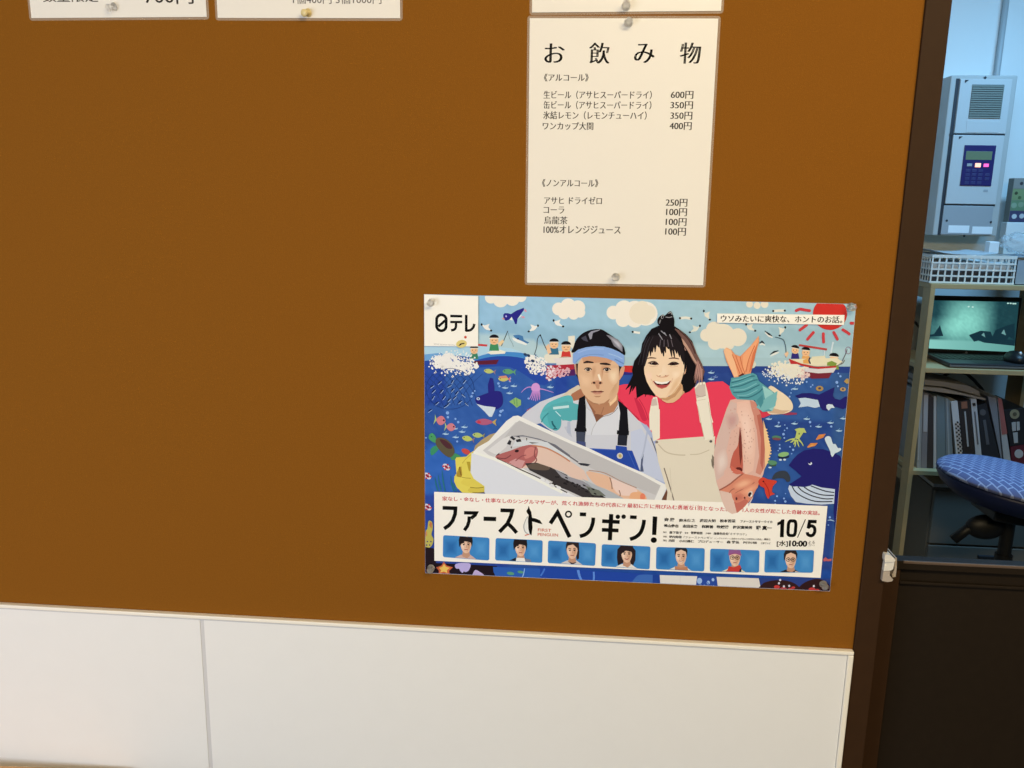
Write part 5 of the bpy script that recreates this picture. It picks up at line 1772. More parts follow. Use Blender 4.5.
ct = thing('door_catch', 'small cream plastic catch on the dark door frame beside the half door', 'door catch', at(889, 582, 0.0))
pprism([z5(*p) for p in catmull([(243, 240), (290, 236), (350, 262), (400, 308), (398, 340), (330, 352), (240, 350)], True, 3)], -0.012, 0.03, M_catch, 'catch_cap', ct)
pprism([z5(*p) for p in [(238, 352), (390, 354), (385, 400), (366, 470), (330, 490), (216, 497)]], -0.010, 0.03, M_catch, 'catch_body', ct)
pprism([z5(*p) for p in [(212, 503), (322, 498), (316, 560), (330, 600), (372, 632), (350, 662), (280, 672), (193, 655)]], -0.010, 0.03, M_catch2, 'catch_foot', ct)
pprism([z5(*p) for p in [(402, 280), (432, 290), (428, 430), (412, 590), (362, 600), (350, 560), (390, 480)]], 0.0, 0.049, M_catch2, 'strike_plate', ct)

# ------------------------------------------------------------------ table corner at lower left
P1 = at(126, 768.3, -0.012)
Yl, Yh = -0.25, -0.011
for _ in range(40):
    Ym = (Yl + Yh) / 2
    if at(0, 765, Ym).z > P1.z:
        Yl = Ym
    else:
        Yh = Ym
P0 = at(0, 765, Ym)
M_wood = mat('honey_wood', S(196, 150, 96), 0.4, noise=0.2, nscale=12)
ang = math.atan2(P1.y - P0.y, P1.x - P0.x)
tb = thing('table', 'pale honey wood table edge against the white wall panel at lower left', 'table', (P1.x, P1.y, 0.0), (0, 0, ang))
link_mesh('table_top', nbox((-0.80, -0.60, P1.z - 0.028), (0.006, 0.0, P1.z), 0.003), M_wood, tb)
for x, y in ((-0.76, -0.04), (-0.04, -0.04), (-0.76, -0.56), (-0.04, -0.56)):
    link_mesh('leg', nbox((x - 0.02, y - 0.02, 0), (x + 0.02, y + 0.02, P1.z - 0.028), 0.002), M_wood, tb)

# ------------------------------------------------------------------ control panel on the office wall
YF = 2.29
M_ctl = mat('pale_grey_metal', (0.44, 0.44, 0.43), 0.4)
M_ctl2 = mat('light_grey_cover', (0.53, 0.53, 0.53), 0.4)
M_ctl3 = mat('mid_grey_cover', (0.34, 0.35, 0.37), 0.45)
M_dark = mat('dark_gap', (0.02, 0.025, 0.035), 0.6)
M_grille = mat('grey_green_grille', (0.20, 0.225, 0.20), 0.5)
M_navy = mat('navy_keypad', (0.020, 0.015, 0.105), 0.4)
M_navy2 = mat('navy_key', (0.035, 0.036, 0.13), 0.45)
M_lcd = mat('green_grey_display', (0.16, 0.20, 0.12), 0.3)
M_lbl = mat('white_label', (0.80, 0.80, 0.82), 0.5)
A0 = at(951.5, 75, YF)
B0 = at(992.5, 236.5, YF)
cx1 = at(1018, 76.5, YF).x
ctl = thing('control_panel', 'pale grey wall control panel with vent grille, navy keypad and two lit lamps', 'control panel', ((A0.x + cx1) / 2, YB, B0.z))
child('housing', nbox((A0.x, YF, B0.z), (cx1, YB, A0.z), 0.004), M_ctl, ctl)
child('hinge_gap', nbox((A0.x + 0.018, YF - 0.0015, B0.z + 0.002), (A0.x + 0.030, YF, A0.z - 0.012)), M_dark, ctl)
xp = A0.x + 0.031
zg1, zg2 = at(980, 134.6, YF).z, at(970, 205, YF).z
ud = child('upper_door', nbox((xp, YF - 0.008, zg1 + 0.003), (cx1 - 0.020, YF - 0.0005, A0.z - 0.014), 0.002), M_ctl2, ctl)
md = child('keypad_door', nbox((xp - 0.002, YF - 0.009, zg2 + 0.003), (cx1 - 0.022, YF - 0.0005, zg1 - 0.003), 0.002), M_ctl2, ctl)
lc = child('lower_cover', nbox((xp - 0.004, YF - 0.006, B0.z + 0.004), (cx1 - 0.026, YF - 0.0005, zg2 - 0.003), 0.002), M_ctl3, ctl)
child('door_gap', nbox((xp - 0.014, YF - 0.004, zg1 - 0.0028), (cx1 - 0.020, YF - 0.0004, zg1 + 0.0028)), M_dark, ctl)
child('door_gap', nbox((xp - 0.004, YF - 0.004, zg2 - 0.0028), (cx1 - 0.022, YF - 0.0004, zg2 + 0.0028)), M_dark, ctl)


def sub(name, bm, material, parent, smooth=False):
    """a piece of a part: coordinates are world, the part sits at its thing's origin"""
    bmesh.ops.transform(bm, matrix=Matrix.Translation(-parent.parent.location), verts=bm.verts[:])
    return link_mesh(name, bm, material, parent, smooth=smooth)


bm = bmesh.new()
ga, gb = at(971.4, 84.8, YF), at(998.8, 118.6, YF)
n = 15
for i in range(n):
    z0 = gb.z + (ga.z - gb.z) * i / n
    box(bm, (ga.x, YF - 0.0115, z0), (gb.x, YF - 0.0085, z0 + (ga.z - gb.z) / n * 0.62))
sub('vent_grille', bm, M_grille, ud)
sub('vent_backing', nbox((ga.x, YF - 0.0086, gb.z), (gb.x, YF - 0.0080, ga.z)), mat('vent_shadow', (0.10, 0.12, 0.12), 0.8), ud)
fa, fb = at(966, 121, YF), at(997, 133, YF)
sub('flap', nbox((fa.x, YF - 0.0092, fb.z), (fb.x, YF - 0.0079, fa.z), 0.0006), M_ctl2, ud)


def tri_mark(x, y, s):
    p = at(x, y, YF)
    return prism(bmesh.new(), [(p.x, p.z), (p.x + s, p.z), (p.x, p.z - s * 0.8)], YF - 0.0102, YF - 0.0078)


sub('maker_mark', tri_mark(964.2, 80.2, 0.013), M_dark, ud)
sub('maker_mark', tri_mark(958.0, 136.6, 0.013), M_dark, md)
ka, kb = at(963.5, 145.2, YF), at(989.4, 186.2, YF)
kx1 = (at(995.2, 146, YF).x + kb.x) / 2
kx0 = (ka.x + at(958.5, 185.6, YF).x) / 2
kp = sub('keypad', nbox((kx0, YF - 0.012, kb.z), (kx1, YF - 0.0085, ka.z), 0.0015), M_navy, md)
W_, H_ = kx1 - kx0, ka.z - kb.z


def kbox(u0, v0, u1, v1, d=0.0015):
    return nbox((kx0 + W_ * u0, YF - 0.012 - d, ka.z - H_ * v1), (kx0 + W_ * u1, YF - 0.0118, ka.z - H_ * v0), 0.0005)


def key(name, bm, material):
    bmesh.ops.transform(bm, matrix=Matrix.Translation(-ctl.location), verts=bm.verts[:])
    return link_mesh(name, bm, material, md)


key('display', kbox(0.07, 0.15, 0.90, 0.36, 0.0008), M_lcd)
key('lamp', kbox(0.14, 0.45, 0.30, 0.52), M_ctl3)
key('lamp', kbox(0.40, 0.44, 0.58, 0.54), emit_mat('lit_orange_lamp', (1.0, 0.40, 0.27), 1.5))
key('lamp', kbox(0.67, 0.45, 0.83, 0.53), emit_mat('lit_pink_lamp', (0.95, 0.10, 0.36), 1.1))
for r in range(4):
    for c in range(4):
        if r == 0 and c == 3 or r == 3 and c == 3:
            continue
        key('key', kbox(0.13 + 0.20 * c + 0.03 * (c == 3), 0.59 + 0.10 * r, 0.27 + 0.20 * c + 0.03 * (c == 3), 0.66 + 0.10 * r, 0.001), M_navy2)
pa, pb_ = at(982.5, 189.6, YF), at(986.5, 192, YF)
key('badge', nbox((pa.x, YF - 0.0100, pb_.z), (pb_.x, YF - 0.0088, pa.z)), M_ctl3)
for q in ((947.9, 225.2, 967.8, 233.0), (971.8, 226.4, 991.0, 234.0)):
    a_, b_ = at(q[0], q[1], YF), at(q[2], q[3], YF)
    sub('label', nbox((a_.x, YF - 0.0068, b_.z), (b_.x, YF - 0.0058, a_.z)), M_lbl, lc)
for q in ((946, 220.5), (990, 222)):
    p = at(*q, YF)
    sub('screw', lathe(bmesh.new(), [(0.004, 0.0), (0.004, 0.0016), (0.002, 0.0022)], 12, 'Y', (p.x, YF - 0.0058, p.z)), M_dark, lc)
p = at(985, 77.8, YF)
child('top_screw', lathe(bmesh.new(), [(0.005, 0.0), (0.005, 0.002), (0.002, 0.003)], 12, 'Y', (p.x, YF, p.z)), M_dark, ctl)
p = at(964, 236.3, YF)
child('bottom_screw', lathe(bmesh.new(), [(0.004, 0.0), (0.004, 0.002), (0.002, 0.003)], 12, 'Y', (p.x, YF, p.z + 0.001)), M_dark, ctl)

# conduit running up the wall from the panel
M_pipe = mat('grey_blue_conduit', (0.36, 0.39, 0.41), 0.45)
pc = at(999.5, 60, YB - 0.02)
co = link_mesh('conduit', tube(bmesh.new(), [(pc.x, YB - 0.0115, A0.z - 0.01), (pc.x, YB - 0.0115, 2.0), (pc.x, YB - 0.0115, 2.5)], 0.011, 12), M_pipe, smooth=True)
tag(co, 'grey conduit pipe running up the pale wall above the control panel', 'pipe')

# ------------------------------------------------------------------ shelf rack of pale planks
YS, YR = 1.95, 2.35
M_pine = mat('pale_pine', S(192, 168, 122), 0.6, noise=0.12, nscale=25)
M_pine2 = mat('darker_pine', S(150, 132, 98), 0.7, noise=0.15, nscale=25)  # darker pine for the back uprights and side rails
xs0, xs1 = at(930.6, 290, YS).x, at(935.4, 290, YS).x
xr = at(1018, 400, 2.25).x
zs1, zs2, zs3 = at(960, 284.2, YS).z, at(960, 369.0, YS).z, at(925, 471.0, YS).z
rack = thing('shelf_rack', 'pale wooden plank shelving unit holding a laptop and a row of binders', 'shelf', ((xs0 + xr) / 2, (YS + YR) / 2, 0.0))
for x0, x1 in ((xs0, xs1), (xr, xr + xs1 - xs0)):
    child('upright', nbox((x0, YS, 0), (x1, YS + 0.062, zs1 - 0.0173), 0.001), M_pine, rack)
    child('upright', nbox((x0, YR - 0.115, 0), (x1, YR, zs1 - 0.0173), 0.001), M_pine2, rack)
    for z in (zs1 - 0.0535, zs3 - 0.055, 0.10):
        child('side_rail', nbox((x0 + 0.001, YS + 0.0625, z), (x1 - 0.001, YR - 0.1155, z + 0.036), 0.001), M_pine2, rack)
for z in (zs1, zs2, zs3, 0.115):
    child('shelf_board', nbox((xs1 if z != zs1 else xs0, YS + 0.001, z - 0.017), (xr if z != zs1 else xr + xs1 - xs0, YR, z), 0.0015), M_pine, rack)

# ------------------------------------------------------------------ laptop
YL = 2.19
M_lap = mat('black_laptop_plastic', (0.012, 0.013, 0.015), 0.4)
M_lapd = mat('dark_grey_keyboard_deck', (0.03, 0.03, 0.034), 0.45)
M_silver = mat('silver_edge', (0.34, 0.34, 0.36), 0.35, metal=0.6)
la, lb = at(930.5, 295.4, YL), at(1015.5, 356.5, YL)
lx0, lx1 = la.x, (lb.x + at(1021, 298, YL).x) / 2
lap = thing('laptop', 'open black laptop showing a teal snowy landscape on the middle shelf', 'laptop', ((lx0 + lx1) / 2, YL - 0.1, zs2))
child('base', nbox((lx0, 1.965, zs2 + 0.003), (lx1, YL + 0.012, zs2 + 0.017), 0.003), M_lapd, lap)
child('base_trim', nbox((lx0 + 0.002, 1.9645, zs2 + 0.0045), (lx1 - 0.002, 1.9665, zs2 + 0.0105), 0.0005), M_silver, lap)
lid = child('lid', nbox((lx0, YL, zs2 + 0.018), (lx1, YL + 0.011, la.z), 0.003), M_lap, lap)
child('touchpad', nbox((lx0 + 0.10, 1.98, zs2 + 0.0171), (lx0 + 0.19, 2.04, zs2 + 0.0177), 0.0002), M_lap, lap)
bm = bmesh.new()
for r in range(5):
    for c in range(14):
        x = lx0 + 0.015 + (lx1 - lx0 - 0.03) * c / 14
        box(bm, (x, 2.055 + 0.019 * r, zs2 + 0.017), (x + 0.0165, 2.055 + 0.019 * r + 0.015, zs2 + 0.0186))
child('keyboard', bm, M_lap, lap)
p = at(966.3, 352.6, YL)
child('maker_logo', lathe(bmesh.new(), [(0.0045, 0.0), (0.0045, 0.0006)], 16, 'Y', (p.x, YL - 0.0001, p.z)), M_silver, lap)
M_scr = bpy.data.materials.new('screen_picture')
M_scr.use_nodes = True
_nt = M_scr.node_tree
_bb = _nt.nodes['Principled BSDF']
_bb.inputs['Base Color'].default_value = (0.01, 0.01, 0.01, 1)
_bb.inputs['Roughness'].default_value = 0.25
_a = _nt.nodes.new('ShaderNodeVertexColor')
_a.layer_name = 'ink'
_nt.links.new(_a.outputs['Color'], _bb.inputs['Emission Color'])
_bb.inputs['Emission Strength'].default_value = 0.95
sc = Art(0.0004, ID, YL, conv=S, lay=[0])
SC = F(884, 240, 3)
q0, q1_, q2_, q3_ = SC(149, 181), SC(405, 186), SC(390, 336), SC(134, 325)
sc.clip = [q0, q1_, q2_, q3_]
ys_ = sc.y()
gv = {}
GI, GJ = 40, 24
for j in range(GJ + 1):
    for i in range(GI + 1):
        u, v = i / GI, j / GJ
        px = [(q0[k] * (1 - u) + q1_[k] * u) * (1 - v) + (q3_[k] * (1 - u) + q2_[k] * u) * v for k in (0, 1)]
        glow = max(0, 1 - ((u - 0.42) / 0.36) ** 2) * max(0, 1 - ((v - 0.42) / 0.66) ** 2)
        glow += 0.35 * max(0, 1 - ((u - 0.08) / 0.3) ** 2) * max(0, 1 - ((v - 0.6) / 0.3) ** 2)
        g = max(0, min(1.1, glow + rnd.uniform(-0.05, 0.05)))
        if v > 0.80:
            g2 = 0.85 - 0.5 * u
            c = (70 + 80 * g2, 130 + 90 * g2, 126 + 84 * g2)
        else:
            c = (26 + 112 * g, 66 + 150 * g, 74 + 128 * g)
        w = at(px[0], px[1], YL)
        gv[i, j] = (sc.bm.verts.new((w.x, ys_, w.z)), S(*c))
for j in range(GJ):
    for i in range(GI):
        q = [gv[i, j], gv[i, j + 1], gv[i + 1, j + 1], gv[i + 1, j]]
        f = sc.bm.faces.new([e[0] for e in q])
        for l, e in zip(f.loops, q):
            l[sc.cl] = (*e[1], 1)
sc.to(SC)
for q in ([(134, 285), (150, 282), (158, 270), (164, 262), (168, 255), (172, 270), (178, 288), (134, 290)], [(255, 285), (290, 272), (320, 275), (330, 300), (310, 305), (290, 300), (270, 305)],
          [(320, 300), (335, 270), (365, 258), (392, 250), (392, 300), (375, 290), (365, 305), (345, 300)], [(255, 290), (395, 300), (395, 318), (300, 308)]):
    sc.poly(q, (18, 50, 62))
for q in ([(292, 285), (300, 278), (304, 292)], [(352, 280), (360, 268), (366, 286)]):
    sc.poly(q, (110, 160, 160))
for x, y in ((254, 200), (266, 201), (372, 190), (380, 190), (388, 191), (394, 191)):
    sc.ell(x, y, 3.2, 2.2, (190, 230, 220))
child('screen', sc.bm, M_scr, lap)

# mouse beside the laptop
bm = bmesh.new()
bmesh.ops.create_uvsphere(bm, u_segments=20, v_segments=12, radius=1.0)
for v in bm.verts:
    v.co = Vector((v.co.x * 0.031, v.co.y * 0.052, max(v.co.z, -0.25) * 0.030))
pm = at(1017, 360, 2.02)
mo = thing('mouse', 'black computer mouse resting on the right end of the laptop keyboard', 'mouse', (pm.x, 2.035, zs2 + 0.0187))
link_mesh('body', bm, M_lap, mo, (0, 0, 0.0078), smooth=True)
link_mesh('scroll_wheel', lathe(bmesh.new(), [(0.006, -0.003), (0.007, 0), (0.006, 0.003)], 12, 'X', (0, -0.030, 0.033)), mat('white_highlight_wheel', (0.8, 0.8, 0.8), 0.3), mo)  # wheel coloured white to stand in for the highlight on the mouse

# ------------------------------------------------------------------ basket and things on top of the rack
M_bask = mat('white_basket_plastic', (0.86, 0.86, 0.82), 0.4)
yb0, yb1 = 1.965, 2.21
bx0, bx1 = at(931, 270, yb0).x, at(1015.5, 270, yb0).x
bz0, bz1 = zs1 + 0.002, at(970, 257.5, yb0).z
bk = thing('storage_basket', 'white plastic lattice basket of papers on top of the wooden rack', 'basket', ((bx0 + bx1) / 2, (yb0 + yb1) / 2, zs1))
bm = bmesh.new()
for k in range(13):
    x = bx0 + (bx1 - bx0 - 0.005) * k / 12
    for y in (yb0, yb1 - 0.003):
        box(bm, (x, y, bz0), (x + 0.005, y + 0.003, bz1))
for k in range(1, 11):
    y = yb0 + (yb1 - yb0) * k / 11
    for x in (bx0, bx1 - 0.003):
        box(bm, (x, y - 0.0025, bz0), (x + 0.003, y + 0.0025, bz1))
for k in range(5):
    z = bz0 + (bz1 - bz0) * k / 4
    h = 0.0055 if k < 4 else 0.010
    for y in (yb0 - 0.0005, yb1 - 0.0035):
        box(bm, (bx0 - 0.001, y, z - h / 2 + 0.002), (bx1 + 0.001, y + 0.004, z + h / 2 + 0.002))
    for x in (bx0 - 0.0005, bx1 - 0.0035):
        box(bm, (x, yb0, z - h / 2 + 0.002), (x + 0.004, yb1, z + h / 2 + 0.002))
child('lattice_wall', bm, M_bask, bk)
child('bottom', nbox((bx0, yb0, bz0), (bx1, yb1, bz0 + 0.002)), M_bask, bk)
M_ppr = mat('grey_white_paper', (0.45, 0.46, 0.48), 0.6)
M_ppr2 = mat('white_paper', (0.66, 0.67, 0.68), 0.6)
M_pdark = mat('dark_folder', (0.05, 0.055, 0.07), 0.6)


def sheet_stack(name, label, x0, x1, y0, y1, z, th, material, curl=0.0, group=None):
    bm = bmesh.new()
    N = 14
    tops = []
    for i in range(N + 1):
        u = i / N
        x = x0 + (x1 - x0) * u
        zz = z + curl * (max(0, 0.45 - u) / 0.45) ** 2 + curl * 0.5 * (max(0, u - 0.7) / 0.3) ** 2
        tops.append([bm.verts.new((x, y, zz + d)) for y, d in ((y0, 0), (y1, 0), (y1, th), (y0, th))])
    for a, b in zip(tops, tops[1:]):
        for k in range(4):
            bm.faces.new((a[k], a[(k + 1) % 4], b[(k + 1) % 4], b[k]))
    bm.faces.new(tops[0])
    bm.faces.new(tops[-1][::-1])
    bmesh.ops.recalc_face_normals(bm, faces=bm.faces[:])
    o = link_mesh(name, bm, material)
    return tag(o, label, 'papers', group)


sheet_stack('paper_stack', 'thick stack of dark folders lying inside the white lattice basket', bx0 + 0.008, bx1 - 0.008, yb0 + 0.008, yb1 - 0.008, bz0 + 0.003, 0.038, M_pdark)
sheet_stack('paper_stack', 'pale stack of papers resting on the dark folders in the lattice basket', bx0 + 0.010, bx1 - 0.012, yb0 + 0.010, yb1 - 0.010, bz0 + 0.042, 0.026, M_ppr2)
sheet_stack('loose_sheet', 'grey curled sheet lying over the top of the white lattice basket', bx0 - 0.004, bx1 - 0.055, yb0 + 0.012, yb1 + 0.02, bz1 + 0.0085, 0.0015, M_ppr, 0.014)
M_wbox = mat('white_carton', (0.74, 0.75, 0.76), 0.5)
a_, b_ = at(988.6, 241.5, 2.05), at(997.4, 251, 2.05)
zc = bz1 + 0.0105
o = link_mesh('small_box', nbox((a_.x, 2.04, zc), (b_.x, 2.075, a_.z), 0.003), M_wbox)
tag(o, 'small white box standing on the curled sheet over the lattice basket', 'box')
# tub at the right of the basket, tall white box and the printed carton on it
M_tub = mat('blue_grey_tub', (0.36, 0.41, 0.46), 0.5)
tu = thing('storage_tub', 'blue grey plastic tub to the right of the lattice basket', 'tub', (bx1 + 0.09, 2.06, zs1))
bm = bmesh.new()
tx0, tx1, ty0, ty1, tz = bx1 + 0.006, xr + 0.01, 1.975, 2.12, at(1020, 256, 1.975).z
for a, b in (((tx0, ty0, zs1), (tx1, ty0 + 0.003, tz)), ((tx0, ty1 - 0.003, zs1), (tx1, ty1, tz)), ((tx0, ty0, zs1), (tx0 + 0.003, ty1, tz)), ((tx1 - 0.003, ty0, zs1), (tx1, ty1, tz)), ((tx0, ty0, zs1), (tx1, ty1, zs1 + 0.003))):
    box(bm, a, b)
child('tub_wall', bm, M_tub, tu)
child('rim', nbox((tx0 - 0.003, ty0 - 0.004, tz - 0.006), (tx1, ty0 + 0.001, tz), 0.001), M_tub, tu)
yc = 2.305
a_, b_ = at(1012.5, 178, yc), at(1010, 222, yc)
gx0 = (a_.x + b_.x) / 2
o = link_mesh('tall_carton', nbox((gx0 - 0.006, yc - 0.004, zs1), (gx0 + 0.11, 2.345, b_.z - 0.001), 0.002), M_wbox)
tag(o, 'tall white carton under the green printed box at the right edge', 'carton')
pk = thing('printed_box', 'box printed in green and brown bands standing on the tall white carton', 'box', (gx0 + 0.05, yc + 0.05, b_.z))
child('box_body', nbox((gx0, yc, b_.z), (gx0 + 0.10, 2.345, a_.z), 0.001), mat('grey_brown_card', (0.22, 0.22, 0.2), 0.5), pk)
zt, zb = a_.z, b_.z
hb = (zt - zb)
for v0, v1, c in ((0.0, 0.24, (0.25, 0.24, 0.22)), (0.24, 0.50, (0.20, 0.27, 0.13)), (0.50, 0.74, (0.13, 0.23, 0.13)), (0.74, 1.0, (0.05, 0.05, 0.12))):
    child('print_band', nbox((gx0 + 0.001, yc - 0.0008, zt - hb * v1 + 0.0006), (gx0 + 0.099, yc + 0.0001, zt - hb * v0 - 0.0006)), mat('band_print', c, 0.5), pk)
for u, v, r, c in ((0.028, 0.12, 0.006, (0.04, 0.04, 0.05)), (0.014, 0.34, 0.006, (0.05, 0.06, 0.03)), (0.028, 0.44, 0.006, (0.07, 0.12, 0.05)), (0.012, 0.62, 0.010, (0.25, 0.34, 0.24)), (0.036, 0.60, 0.010, (0.22, 0.30, 0.20)), (0.018, 0.87, 0.009, (0.55, 0.58, 0.6)), (0.045, 0.86, 0.009, (0.5, 0.52, 0.55))):
    child('print_spot', lathe(bmesh.new(), [(r, 0.0), (r, 0.0006)], 14, 'Y', (gx0 + u, yc - 0.0007, zt - hb * v)), mat('spot_print', c, 0.5), pk)
# crumpled clear bag lying on the tub and basket
bm = bmesh.new()
bmesh.ops.create_icosphere(bm, subdivisions=4, radius=1.0)
rb = random.Random(9)
from mathutils import noise as mnoise
for v in bm.verts:
    k = 1 + 0.35 * mnoise.noise(v.co * 2.6) + 0.15 * mnoise.noise(v.co * 7)
    v.co = Vector((v.co.x * 0.058 * k, v.co.y * 0.045 * k, v.co.z * 0.034 * k))
M_bag = mat('clear_bag_plastic', (0.70, 0.76, 0.80), 0.15, spec=0.4, Transmission_Weight=0.5, IOR=1.15, Alpha=0.45)
zlow = min(v.co.z for v in bm.verts)
bg_ = link_mesh('plastic_bag', bm, M_bag, loc=(tx0 + 0.058, 2.085, tz - zlow + 0.0005), smooth=True)
tag(bg_, 'crumpled clear plastic bag lying on the blue grey tub', 'bag')

# ------------------------------------------------------------------ binders and folders on the middle shelf
Z8 = F(900, 360, 6.4)
YK = 1.985


def quad_px(q, Y):
    return [(at(*Z8(*p), Y).x, at(*Z8(*p), Y).z) for p in q]


def spine(name, label, cat, q, depth, material, extra=(), group='binders and folders on the shelf', dy=0.0):
    """a book seen spine on: q is the spine outline top-left, top-right, bottom-right, bottom-left"""
    Y = YK + dy
    pts = quad_px(q, Y)
    # rest the lower edge on the shelf board
    pts[2] = (pts[2][0] + (pts[2][0] - pts[1][0]) * (zs3 - pts[2][1]) / (pts[2][1] - pts[1][1]), zs3 + 0.0005)
    pts[3] = (pts[3][0] + (pts[3][0] - pts[0][0]) * (zs3 - pts[3][1]) / (pts[3][1] - pts[0][1]), zs3 + 0.0005)
    t = thing(name, label, cat, ((pts[2][0] + pts[3][0]) / 2, Y + depth / 2, zs3), group=group)
    child('cover', prism(bmesh.new(), pts, Y, Y + depth), material, t)
    for pn, pq_, pm_ in extra:
        child(pn, prism(bmesh.new(), quad_px(pq_, Y), Y - 0.0012, Y + 0.0002), pm_, t)
    return t


mk = lambda n, c, r=0.5: mat(n, c, r)
M_txt = mk('pale_spine_lettering', (0.45, 0.46, 0.47))
M_blk = mk('black_spine', (0.02, 0.02, 0.024))
M_or = mk('orange_brown_label', (0.30, 0.13, 0.08))


def circ(cx, cy, r, n=14):
    return [(cx + r * math.cos(2 * PI * i / n), cy - r * math.sin(2 * PI * i / n)) for i in range(n)]


spine('folder', 'thin grey folder first from the left upright on the binder shelf', 'folder', [(122, 205), (147, 210), (134, 650), (108, 655)], 0.22, mk('grey_folder', (0.30, 0.31, 0.32)),
      [('edge_strip', [(126, 215), (132, 215), (120, 640), (113, 640)], M_txt)])
spine('folder', 'lilac grey folder with a pale spine label, second from the left', 'folder', [(150, 212), (182, 214), (172, 652), (136, 652)], 0.22, mk('lilac_grey_folder', (0.22, 0.215, 0.235)),
      [('spine_label', [(152, 224), (180, 224), (174, 460), (148, 458)], mk('grey_label', (0.42, 0.42, 0.45)))])
spine('binder', 'dark brown thin binder with no label, third from the left', 'binder', [(184, 222), (214, 240), (212, 655), (174, 655)], 0.22, mk('dark_brown_cover', (0.045, 0.036, 0.034)))
spine('folder', 'narrow pale grey folder between dark brown binder and clear blue file', 'folder', [(216, 226), (233, 236), (233, 662), (214, 662)], 0.22, mk('pale_grey_card', (0.48, 0.49, 0.50)))
spine('file', 'clear blue grey file with plain spine, left of its twin', 'file', [(236, 226), (286, 240), (292, 655), (236, 660)], 0.22, mk('blue_grey_plastic', (0.17, 0.225, 0.25), 0.3))
spine('file', 'clear blue grey file next to the black and white patterned binder', 'file', [(289, 240), (320, 258), (340, 640), (295, 655)], 0.22, mk('blue_grey_plastic_pale', (0.21, 0.255, 0.28), 0.3),
      [('edge_strip', [(296, 246), (304, 250), (318, 640), (308, 640)], mk('pale_plastic_edge', (0.34, 0.39, 0.42)))])
chk = []
rc = random.Random(3)
for i in range(17):
    for j in range(3):
        if (i + j) % 2:
            y = 392 + i * 13
            xl = 336 + (y - 265) * 0.105 + j * 13
            chk.append(('pattern_patch', [(xl, y), (xl + rc.uniform(9, 14), y + 1), (xl + rc.uniform(10, 15), y + 12), (xl + 2, y + 12)], M_blk))
spine('binder', 'white binder with black checkered lower spine', 'binder', [(326, 270), (368, 262), (402, 605), (360, 615)], 0.24, mk('white_binder_cover', (0.60, 0.62, 0.64)), chk, dy=-0.005)
spine('binder', 'dark brown binder with orange top label beside the checkered binder', 'binder', [(374, 266), (445, 256), (478, 605), (404, 605)], 0.24, mk('dark_brown_binder_cover', (0.032, 0.024, 0.022)),
      [('spine_label', [(390, 268), (428, 264), (432, 308), (394, 312)], M_or), ('spine_text', [(410, 330), (420, 329), (440, 552), (430, 554)], M_txt)], dy=-0.003)
spine('binder', 'narrow white binder between the dark brown and black binders', 'binder', [(452, 250), (488, 248), (522, 605), (484, 606)], 0.24, mk('white_spine', (0.52, 0.54, 0.57)),
      [('spine_mark', [(463, 276), (482, 275), (484, 292), (465, 294)], M_blk), ('spine_text', [(474, 330), (482, 329), (503, 540), (494, 541)], mk('grey_lettering', (0.12, 0.12, 0.14)))])
spine('binder', 'black binder with a round dim emblem right of narrow white binder', 'binder', [(500, 292), (552, 276), (634, 612), (526, 612)], 0.24, mk('charcoal_binder', (0.022, 0.024, 0.030)),
      [('emblem', circ(530, 335, 20), mk('dim_emblem', (0.10, 0.10, 0.11))), ('spine_text', [(530, 385), (548, 382), (572, 540), (552, 542)], mk('dim_lettering', (0.10, 0.105, 0.12)))])
spine('file', 'thick grey file of papers beside the coral and white book', 'file', [(562, 232), (616, 240), (652, 625), (645, 630)], 0.22, mk('grey_file_pages', (0.22, 0.23, 0.26)))
spine('book', 'coral and white book leaning against the thick grey file', 'book', [(624, 240), (650, 248), (708, 640), (664, 640)], 0.22, mk('white_book_cover', (0.45, 0.46, 0.48)),
      [('coral_band', [(625, 242), (651, 250), (686, 470), (652, 478)], mk('coral_cover', (0.36, 0.12, 0.11)))])
spine('box_file', 'dark red box with a white disc below the black cased binder', 'box', [(708, 556), (812, 540), (822, 664), (716, 660)], 0.22, mk('dark_red_box', (0.12, 0.018, 0.03)),
      [('label_disc', circ(760, 600, 28), mk('white_disc', (0.50, 0.50, 0.52)))], group=None)
t = thing('box_file', 'black cased binder with a round cream label, at the right edge', 'binder', (at(*Z8(745, 540), YK).x, YK + 0.1, at(*Z8(745, 545), YK).z))
child('cover', prism(bmesh.new(), quad_px([(668, 322), (800, 308), (812, 536), (706, 552)], YK), YK, YK + 0.21), M_blk, t)
child('round_label', prism(bmesh.new(), quad_px(circ(733, 346, 31), YK), YK - 0.0012, YK + 0.0002), mk('cream_label', (0.30, 0.28, 0.18)), t)
child('label_centre', prism(bmesh.new(), quad_px(circ(733, 346, 13), YK), YK - 0.0022, YK + 0.0002), mk('cream_label_dark', (0.10, 0.09, 0.06)), t)
child('spine_label', prism(bmesh.new(), quad_px([(714, 400), (740, 396), (742, 452), (718, 456)], YK), YK - 0.0012, YK + 0.0002), M_txt, t)
child('spine_label', prism(bmesh.new(), quad_px([(745, 396), (764, 394), (766, 448), (748, 452)], YK), YK - 0.0012, YK + 0.0002), M_txt, t)
child('spine_label', prism(bmesh.new(), quad_px([(722, 466), (752, 462), (754, 528), (730, 532)], YK), YK - 0.0012, YK + 0.0002), M_txt, t)
# papers lying across the tops of the folders
M_pgrey = mk('grey_loose_papers', (0.30, 0.29, 0.28))


def lying(label, q, y0, y1, material):
    pts = quad_px(q, y0)
    bm = prism(bmesh.new(), pts, y0, y1)
    o = link_mesh('paper_bundle', bm, material)
    return tag(o, label, 'papers', 'papers lying across the folders')


